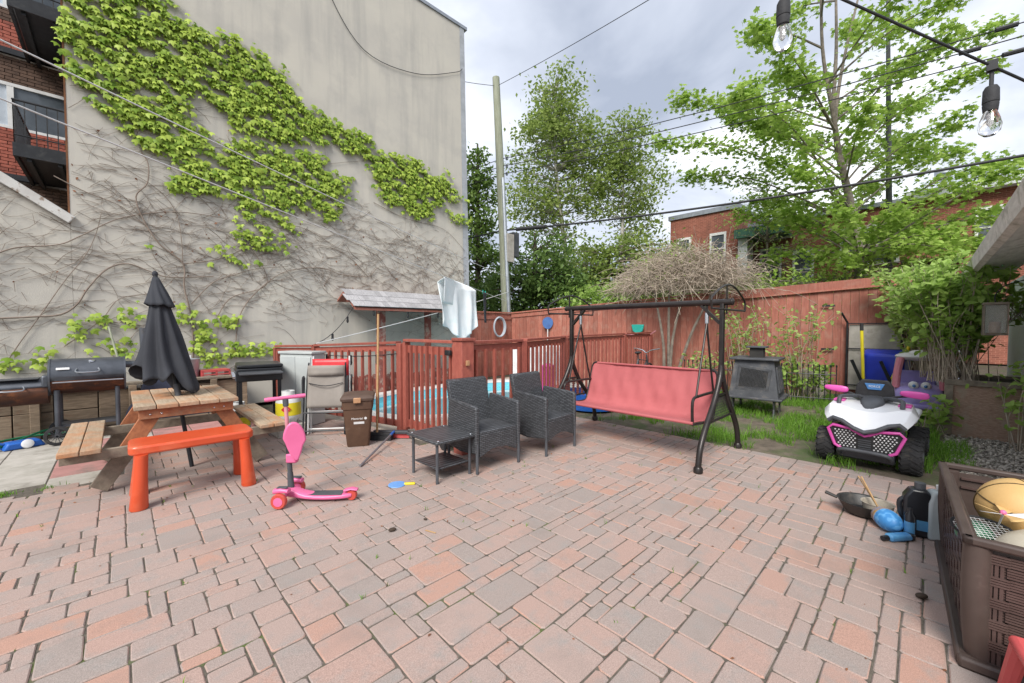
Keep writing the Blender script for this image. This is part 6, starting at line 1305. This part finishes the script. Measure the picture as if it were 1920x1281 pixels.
tree('cedar_tree', 'dark evergreen behind the utility pole', W(16, .9, 0), [(0, 0, 0), (0, 0, 2.5), (0, 0, 5.2)], [bl(.3, 3.7, 1.5, 1.3, 1.4), bl(1.0, 2.2, 1.5, 1.4, 1.4), bl(-1.0, 2.6, 1.1, 1.6, 1)], 'cedar', .17, 210, 46, .27, 'dark_bark', up=-.4)
tree('leafy_shrub', 'fresh green leafy shrub rising behind the fence right of the pole', W(14.2, 3.6, 0), [(0, 0, 0), (0, 0, 1.5), (.1, 0, 3.2)], [bl(-.8, 2.0, 1.1, .9, 1), bl(.6, 2.3, 1.2, .8, 1), bl(1.5, 2.9, 1.0, 1.0, 1)], 'bush', .15, 160, 40, .24, 'bark', cat='shrub')
tree('leafy_shrub', 'darker green trees massed below the birches', W(19, 4.5, 0), [(0, 0, 0), (0, 0, 2.5), (.1, 0, 5)], [bl(-1.5, 4.0, 1.8, 1.5, 1), bl(.8, 4.3, 1.8, 1.4, 1), bl(2.6, 3.9, 1.5, 1.6, 1)], 'birch', .2, 190, 40, .36, 'bark', cat='shrub')
tree('leafy_shrub', 'yellow-green bush between the straw shrub and the brick house', W(19, 8.6, 0), [(0, 0, 0), (0, 0, 2), (.1, 0, 3.6)], [bl(-.6, 3.6, 1.5, 1.2, 1), bl(1.6, 3.2, 1.6, 1.0, 1), bl(4.2, 2.8, 1.8, .9, 1)], 'bush_pale', .17, 130, 36, .3, 'bark', cat='shrub')
tree('young_tree', 'sparse young tree with fine twigs in front of the brick house', W(20, 12.6, 0), [(0, 0, 0), (0, 0, 4), (.1, .1, 8.6)], [bl(-.6, 7.4, 1.5, 1.8, 1), bl(.6, 6.0, 1.6, 1.6, 1), bl(-.2, 4.2, 1.4, 1.0, .5)], 'bush_pale', .13, 190, 9, .3, 'bark', rt=.1)
tree('leafy_shrub', 'light green shrubs below the row house windows behind the fence', W(15.5, 12.4, 0), [(0, 0, 0), (0, 0, 2), (.1, 0, 3.0)], [bl(-2.2, 2.6, 1.4, 1.1, 1), bl(0, 2.9, 1.4, 1.2, 1), bl(2.6, 3.1, 1.6, 1.2, 1)], 'maple', .16, 150, 34, .26, 'bark', cat='shrub')

# maple: layered branches, each a limb lined with drooping leaf sprays
mp = thing('maple_tree', 'large fresh green maple with layered branches against the sky', 'tree', W(15, 12.75, 0))
def M_(x, y, dd=0): return Vector((*RW((x - 1602) * .0199, dd), 13.67 - y * .0199))     # drawing units of 2 cm: across, down; dd is depth in metres
MTR = [M_(1602, 680), M_(1608, 520), M_(1600, 440), M_(1578, 345), M_(1562, 290)]
m = MB(); P = smooth_path(MTR, 5); m.tube(P, [.17 - .07 * i / (len(P) - 1) for i in range(len(P))], 12)
LMB = {'c': [M_(1562, 290), M_(1560, 200, .2), M_(1562, 90, .2), M_(1560, -60, .3)], 'l': [M_(1566, 300), M_(1540, 230, -.3), M_(1510, 120, -.5), M_(1500, -30, -.6)], 'r': [M_(1578, 340), M_(1572, 240, .4), M_(1590, 120, .6), M_(1630, -40, .8)]}
for k in LMB: Pk = smooth_path(LMB[k], 6); m.tube(Pk, [.095 - .065 * i / (len(Pk) - 1) for i in range(len(Pk))], 9); LMB[k] = Pk
m.build('trunk', MAT['bark'], mp)
tips = [(1262, 192, 0), (1275, 215, 1), (1330, 160, -1), (1392, 72, 0), (1300, 255, -1), (1335, 285, 1), (1360, 230, 0), (1410, 140, 1), (1430, 305, 0), (1440, 20, -1), (1470, 90, 1), (1400, 190, -.6), (1450, 230, .5), (1480, -20, 0), (1530, -40, 1), (1590, -30, -1), (1640, 20, .6), (1690, 55, 0), (1700, -10, 1), (1640, 110, -1), (1670, 150, 1), (1600, 90, 1), (1540, 110, -1.4), (1510, 170, 1.2), (1580, 190, -1.3), (1630, 200, 1.4), (1705, 130, 0), (1780, 110, -.5), (1795, 165, .6), (1690, 215, -1), (1700, 240, 1), (1735, 280, 0), (1800, 330, -.5), (1845, 265, .4), (1810, 215, 1), (1770, 300, 1.2), (1650, 290, -1), (1895, 330, -1), (1500, 280, -1), (1480, 340, 1), (1440, 350, -.5), (1540, 330, 1.4), (1650, 350, .8), (1720, 370, -1), (1520, 400, .5), (1490, 430, -.8), (1560, 430, -1), (1660, 410, 1), (1700, 430, 0), (1560, 480, .4), (1640, 470, -1), (1460, 400, 0), (1790, 390, .5), (1780, 440, -1), (1840, 455, 0), (1735, 470, 1), (1690, 490, -1), (1830, 395, 1), (1610, 500, -1.2), (1480, 470, .5), (1530, 500, -.5), (1420, 380, .6), (1870, 420, -.6)]
allp = [(q, .05) for k in LMB for q in LMB[k]] + [(q, .06) for q in P[len(P) // 3:]]
lm = MB(); LC = []; LT = []
for x, y, dd in tips:
    tp_ = M_(x, y, dd * 2.6); cand = [q for q, _ in allp if q.z < tp_.z + 1.1] or [MTR[2]]
    s = min(cand, key=lambda q: (q - tp_).length + 1.2 * abs((tp_.z - q.z) - .45 * (tp_ - q).length)); L = (tp_ - s).length
    mid = s.lerp(tp_, .55) + Vector((0, 0, .10 * L)); BP = smooth_path([s, mid, tp_], 8); k = len(BP) - 1
    lm.tube(BP, [max(.008, .035 * (1 - i / k) + .006) for i in range(k + 1)], 5, cap=False)
    n = int(52 + 76 * L)
    for _ in range(n):
        t_ = random.uniform(.22, 1.03) ** .8 * k; i = min(int(t_), k - 1); q = BP[i].lerp(BP[i + 1], t_ - i); sp = .30 * (1.15 - .6 * t_ / k)
        LC.append(q + Vector((random.gauss(0, sp), random.gauss(0, sp), random.gauss(-.05, .19)))); LT.append((random.gauss(0, .5), random.gauss(0, .5), -.7))
tag(lm.build('branches', MAT['bark'], mp), kind='stuff')
LC = np.array([tuple(c) for c in LC]); n = len(LC); LT = np.array(LT)
leaf_mesh('crown', LC, rng.normal(0, .45, (n, 3)) + np.array([0, 0, .9]), LT, rng.uniform(.12, .22, n), STAR, STAR_F, 'maple', mp)

# straw shrub: arching dead canes over a few bare stems
ds = thing('straw_shrub', 'dry straw-coloured weeping shrub bulging over the fence behind the swing', 'shrub', (9.72, 4.42, -.02))
m = MB()
for a, b, c in (((-.05, .1, 0), (-.05, .12, 1.1), (-.1, .35, 2.4)), ((.02, -.02, 0), (.08, -.06, 1.2), (.2, -.3, 2.5)), ((.1, .03, 0), (.02, .02, 1.4), (.1, .05, 2.6)), ((.05, -.1, 0), (.2, -.45, 1.3), (.3, -.9, 2.3))): P = smooth_path([a, b, c], 6); m.tube(P, [.045 - .022 * i / (len(P) - 1) for i in range(len(P))], 8)
m.build('stems', MAT['bark'], ds); m = MB(); gl = []
for i in range(2300):
    a = random.uniform(0, 2 * PI); rr = random.uniform(.0, 1.0) ** .55; lob = 1 + .16 * math.sin(3 * a + 1) + .1 * math.sin(7 * a)
    hgt = 2.2 + (1.15 + .12 * math.sin(5 * a)) * math.sqrt(max(0, 1 - rr * rr)) * random.uniform(.25, 1) + .1 * random.random()
    q = Vector((.2 + math.cos(a) * .75 * rr * lob, -.15 + math.sin(a) * 1.5 * rr * lob, hgt)); L = random.uniform(.2, .65) * (1.7 if random.random() < .12 else 1)
    d_ = Vector((math.cos(a) * .35 + random.gauss(0, .7), math.sin(a) * .6 + random.gauss(0, .9), random.gauss(.12, .42))).normalized(); bow = Vector((random.gauss(0, .1), random.gauss(0, .1), random.uniform(-.02, .14)))
    m.tube(smooth_path([q - d_ * L * .5 - Vector((0, 0, .08)), q + bow * .6, q + d_ * L * .5 + bow, q + d_ * L - Vector((0, 0, random.uniform(-.1, .22)))], 2), .0042, 3, cap=False)
    if random.random() < .42 and (math.sin(a) > -.3 or hgt > 2.9): gl.append(q + Vector((random.gauss(0, .12), random.gauss(0, .2), random.uniform(0, .28))))
tag(m.build('canes', MAT['dry_twig'], ds, smooth=0), kind='stuff')
gl = np.array([tuple(c) for c in gl]); n = len(gl)
leaf_mesh('leaves', gl, rng.normal(0, 1, (n, 3)), rng.normal(0, 1, (n, 3)), rng.uniform(.05, .09, n), OVAL, OVAL_F, 'bush_pale', ds)

def cane_bush(name, label, base, spots, ncane, nleaf, hh, size, leaf, canes='dry_twig', cat='bush'):
    """upright arching canes from the spots, leaves strung along their upper parts"""
    t = thing(name, label, cat, base); m = MB(); L = []
    for _ in range(ncane):
        sx, sy, sr = random.choice(spots); a = random.uniform(0, 2 * PI); o = Vector((sx + random.gauss(0, .08), sy + random.gauss(0, .08), 0)); h = hh * random.uniform(.5, 1.1); e = Vector((sx + math.cos(a) * sr * random.uniform(.3, 1), sy + math.sin(a) * sr * random.uniform(.3, 1), h))
        P = smooth_path([o, o.lerp(e, .5) + Vector((random.gauss(0, .06), random.gauss(0, .06), .22 * h)), e], 5); m.tube(P, [.006 - .004 * i / (len(P) - 1) for i in range(len(P))], 4, cap=False)
        for k in range(nleaf): i = random.uniform(.3, 1) * (len(P) - 1.01); q = P[int(i)].lerp(P[int(i) + 1], i % 1); L.append(q + Vector((random.gauss(0, .07), random.gauss(0, .07), random.gauss(0, .05))))
    tag(m.build('canes', MAT[canes], t, smooth=0), kind='stuff'); L = np.array([tuple(c) for c in L]); n = len(L)
    leaf_mesh('leaves', L, rng.normal(0, .5, (n, 3)) + np.array([-.2, 0, .8]), rng.normal(0, 1, (n, 3)) + np.array([0, 0, -.4]), rng.uniform(.7, 1.3, n) * size, [(0, -.5, 0), (.32, -.2, .05), (.22, .25, .02), (0, .55, -.08), (-.22, .25, .02), (-.32, -.2, .05)], [(0, 1, 2, 3), (0, 3, 4, 5)], leaf, t)
    return t
cane_bush('raspberry_bush', 'dense leafy raspberry canes growing out of the plywood planter', (8.45, -.42, .7), [(-.25, .2, .6), (.1, .2, .75), (.35, .3, .8), (.2, 0, .6), (-.2, .05, .5)], 150, 24, 1.6, .10, 'bush')
cane_bush('raspberry_bush', 'tall pale canes leaning over the gate left of the planter bush', (10.15, -.3, .45), [(0, .3, .7), (.3, .1, .8), (.5, .4, .7)], 90, 30, 2.0, .11, 'bush_pale')
cane_bush('climbing_plant', 'trailing leafy stems hanging down the right side of the planter', (7.6, -.82, 0), [(0, 0, .25), (.1, -.05, .25)], 14, 12, .95, .085, 'bush')
cane_bush('seedling', 'small leafy sprig at the left corner of the plywood planter', (7.93, -.1, 0), [(0, 0, .18)], 7, 9, .5, .11, 'bush')
cane_bush('fence_shrub', 'pale leafy shrub against the fence behind the fire pit', (9.75, 2.35, 0), [(0, 0, .8), (.1, .5, .6), (.1, -.6, .7)], 60, 13, 1.75, .085, 'bush_pale')
cane_bush('fence_shrub', 'low leafy plant inside the iron edging beside the fire pit', (9.85, 1.55, 0), [(0, 0, .4), (-.1, .3, .3)], 26, 14, .75, .10, 'bush')
cane_bush('fence_shrub', 'low green plant left of the fire pit behind the swing', (9.3, 3.35, 0), [(0, 0, .4), (0, .4, .4)], 30, 12, .9, .085, 'bush_pale')
cane_bush('climbing_plant', 'leafy creeper under the shed eave above the lantern', (8.9, -.85, 1.55), [(0, 0, .35), (-.4, 0, .3)], 12, 8, .4, .10, 'bush')

# ------------------------------------------------------------------ grass, weeds, gravel, litter
def blades(name, C, hmin, hmax, wd, mt, parent=None):
    n = len(C); a = rng.uniform(0, 2 * PI, n); h = rng.uniform(hmin, hmax, n); ln = rng.normal(0, .4, (n, 2)) * h[:, None]
    side = np.stack([np.cos(a), np.sin(a), np.zeros(n)], 1) * wd; tip = C + np.concatenate([ln, h[:, None]], 1); mid = C + np.concatenate([ln * .3, h[:, None] * .6], 1)
    V = np.stack([C - side, C + side, mid + side * .7, mid - side * .7, tip], 1).reshape(-1, 3); F = np.array([(0, 1, 2), (0, 2, 3), (3, 2, 4)])
    Fi = (np.arange(n)[:, None, None] * 5 + F[None]).reshape(-1, 3)
    me = bpy.data.meshes.new(name); me.from_pydata(V.tolist(), [], Fi.tolist()); me.materials.append(MAT[mt]); return link(name, me, parent)
G_ = []
for _ in range(60000):
    x = random.uniform(5.4, 11); y = random.uniform(-.4, 4.4); v = noise2(x * .55 + 1.3, y * .6) + .55 * noise2(x * 1.9, y * 2.1)
    d_edge = x - 5.34
    if v > .05 - .25 * (y < .7) + .35 * (d_edge < .35) and not (x > 9.9 and y < 1.2) and not (7.4 < x < 9.3 and y < -.15) and not (y < -.1 and x < 6.2): G_.append((x, y, -.02))
print('grass', len(G_)); G_ = np.array(G_[:34000])
tag(blades('grass', G_, .04, .15, .0035, 'grass'), 'patchy bright green grass on the bare soil behind the swing', 'grass', kind='stuff')
wd_ = []
for _ in range(150):
    i = random.randrange(NX); j = random.randrange(NY); x = X0 + i * U; y = Y0 + j * U
    if inside(x, y, in_yard): 
        for _ in range(random.randrange(2, 7)): wd_.append((x + random.gauss(0, .007), y + random.gauss(0, .007), -.012))
for cx_, cy_, k in ((1.0, 1.15, 26), (5.25, 2.4, 40), (5.28, 1.75, 60), (5.3, 1.5, 30), (5.2, 3.2, 40), (-.75, 5.55, 110), (-.5, 5.5, 60), (-.95, 5.75, 80), (5.3, .42, 30)):
    for _ in range(k): wd_.append((cx_ + random.gauss(0, .035), cy_ + random.gauss(0, .035), -.012))
tag(blades('joint_weeds', np.array(wd_), .012, .05, .0028, 'grass'), 'small weeds growing in the paving joints', 'weeds', kind='stuff')
n = 2600; gx = np.stack([rng.uniform(5.8, 8.6, n), rng.uniform(-1.2, -.22, n), rng.uniform(-.012, .01, n)], 1); OCT = [(.5, 0, 0), (0, .5, 0), (-.5, 0, 0), (0, -.5, 0), (0, 0, .35), (0, 0, -.3)]; OCT_F = [(0, 1, 4), (1, 2, 4), (2, 3, 4), (3, 0, 4), (1, 0, 5), (2, 1, 5), (3, 2, 5), (0, 3, 5)]
o = leaf_mesh('gravel', gx, rng.normal(0, .4, (n, 3)) + np.array([0, 0, 1.]), rng.normal(0, 1, (n, 3)), rng.uniform(.02, .055, n), OCT, OCT_F, 'gravel', None); tag(o, 'loose pale gravel in front of the plywood planter', 'gravel')
for nm, x, y, sz, lb in (('dropping', 1.36, 2.62, .028, 'dark dropping on the paving nearest the scooter'), ('dropping', 1.62, 2.6, .016, 'tiny dark dropping near the thin stick on the paving'), ('dry_leaf', 3.05, -.02, .03, 'brown curled leaf lying beside the deck box')):
    o = MB().ell((0, 0, sz * .45), (sz, sz * .6, sz * .45), 12, 8).build(nm, MAT['poo']); o.location = (x, y, 0); o.rotation_euler = (0, 0, x * 9); tag(o, lb, 'debris')
LT_ = []
for _ in range(420):
    x = random.uniform(-.5, 5.3); y = random.uniform(-.3, 5.6)
    if inside(x, y, in_yard) and (random.random() < .25 or x > 4.7 or (2 < x < 4.4 and 2.8 < y < 4) or (x < 2.4 and y > 4)): LT_.append((x, y, .003))
LT_ = np.array(LT_); n = len(LT_)
tag(leaf_mesh('leaf_litter', LT_, rng.normal(0, .25, (n, 3)) + np.array([0, 0, 1.]), rng.normal(0, 1, (n, 3)), rng.uniform(.008, .026, n), OVAL, OVAL_F, 'ivy_dry', None), 'tiny dry leaf bits scattered over the paving', 'leaf litter')
o = MB().box((0, 0, .004), (.09, .008, .004)).build('wood_stick', MAT['pine']); o.location = (1.55, 2.42, 0); o.rotation_euler = (0, 0, R(110)); tag(o, 'thin pale wooden stick lying on the paving', 'stick')
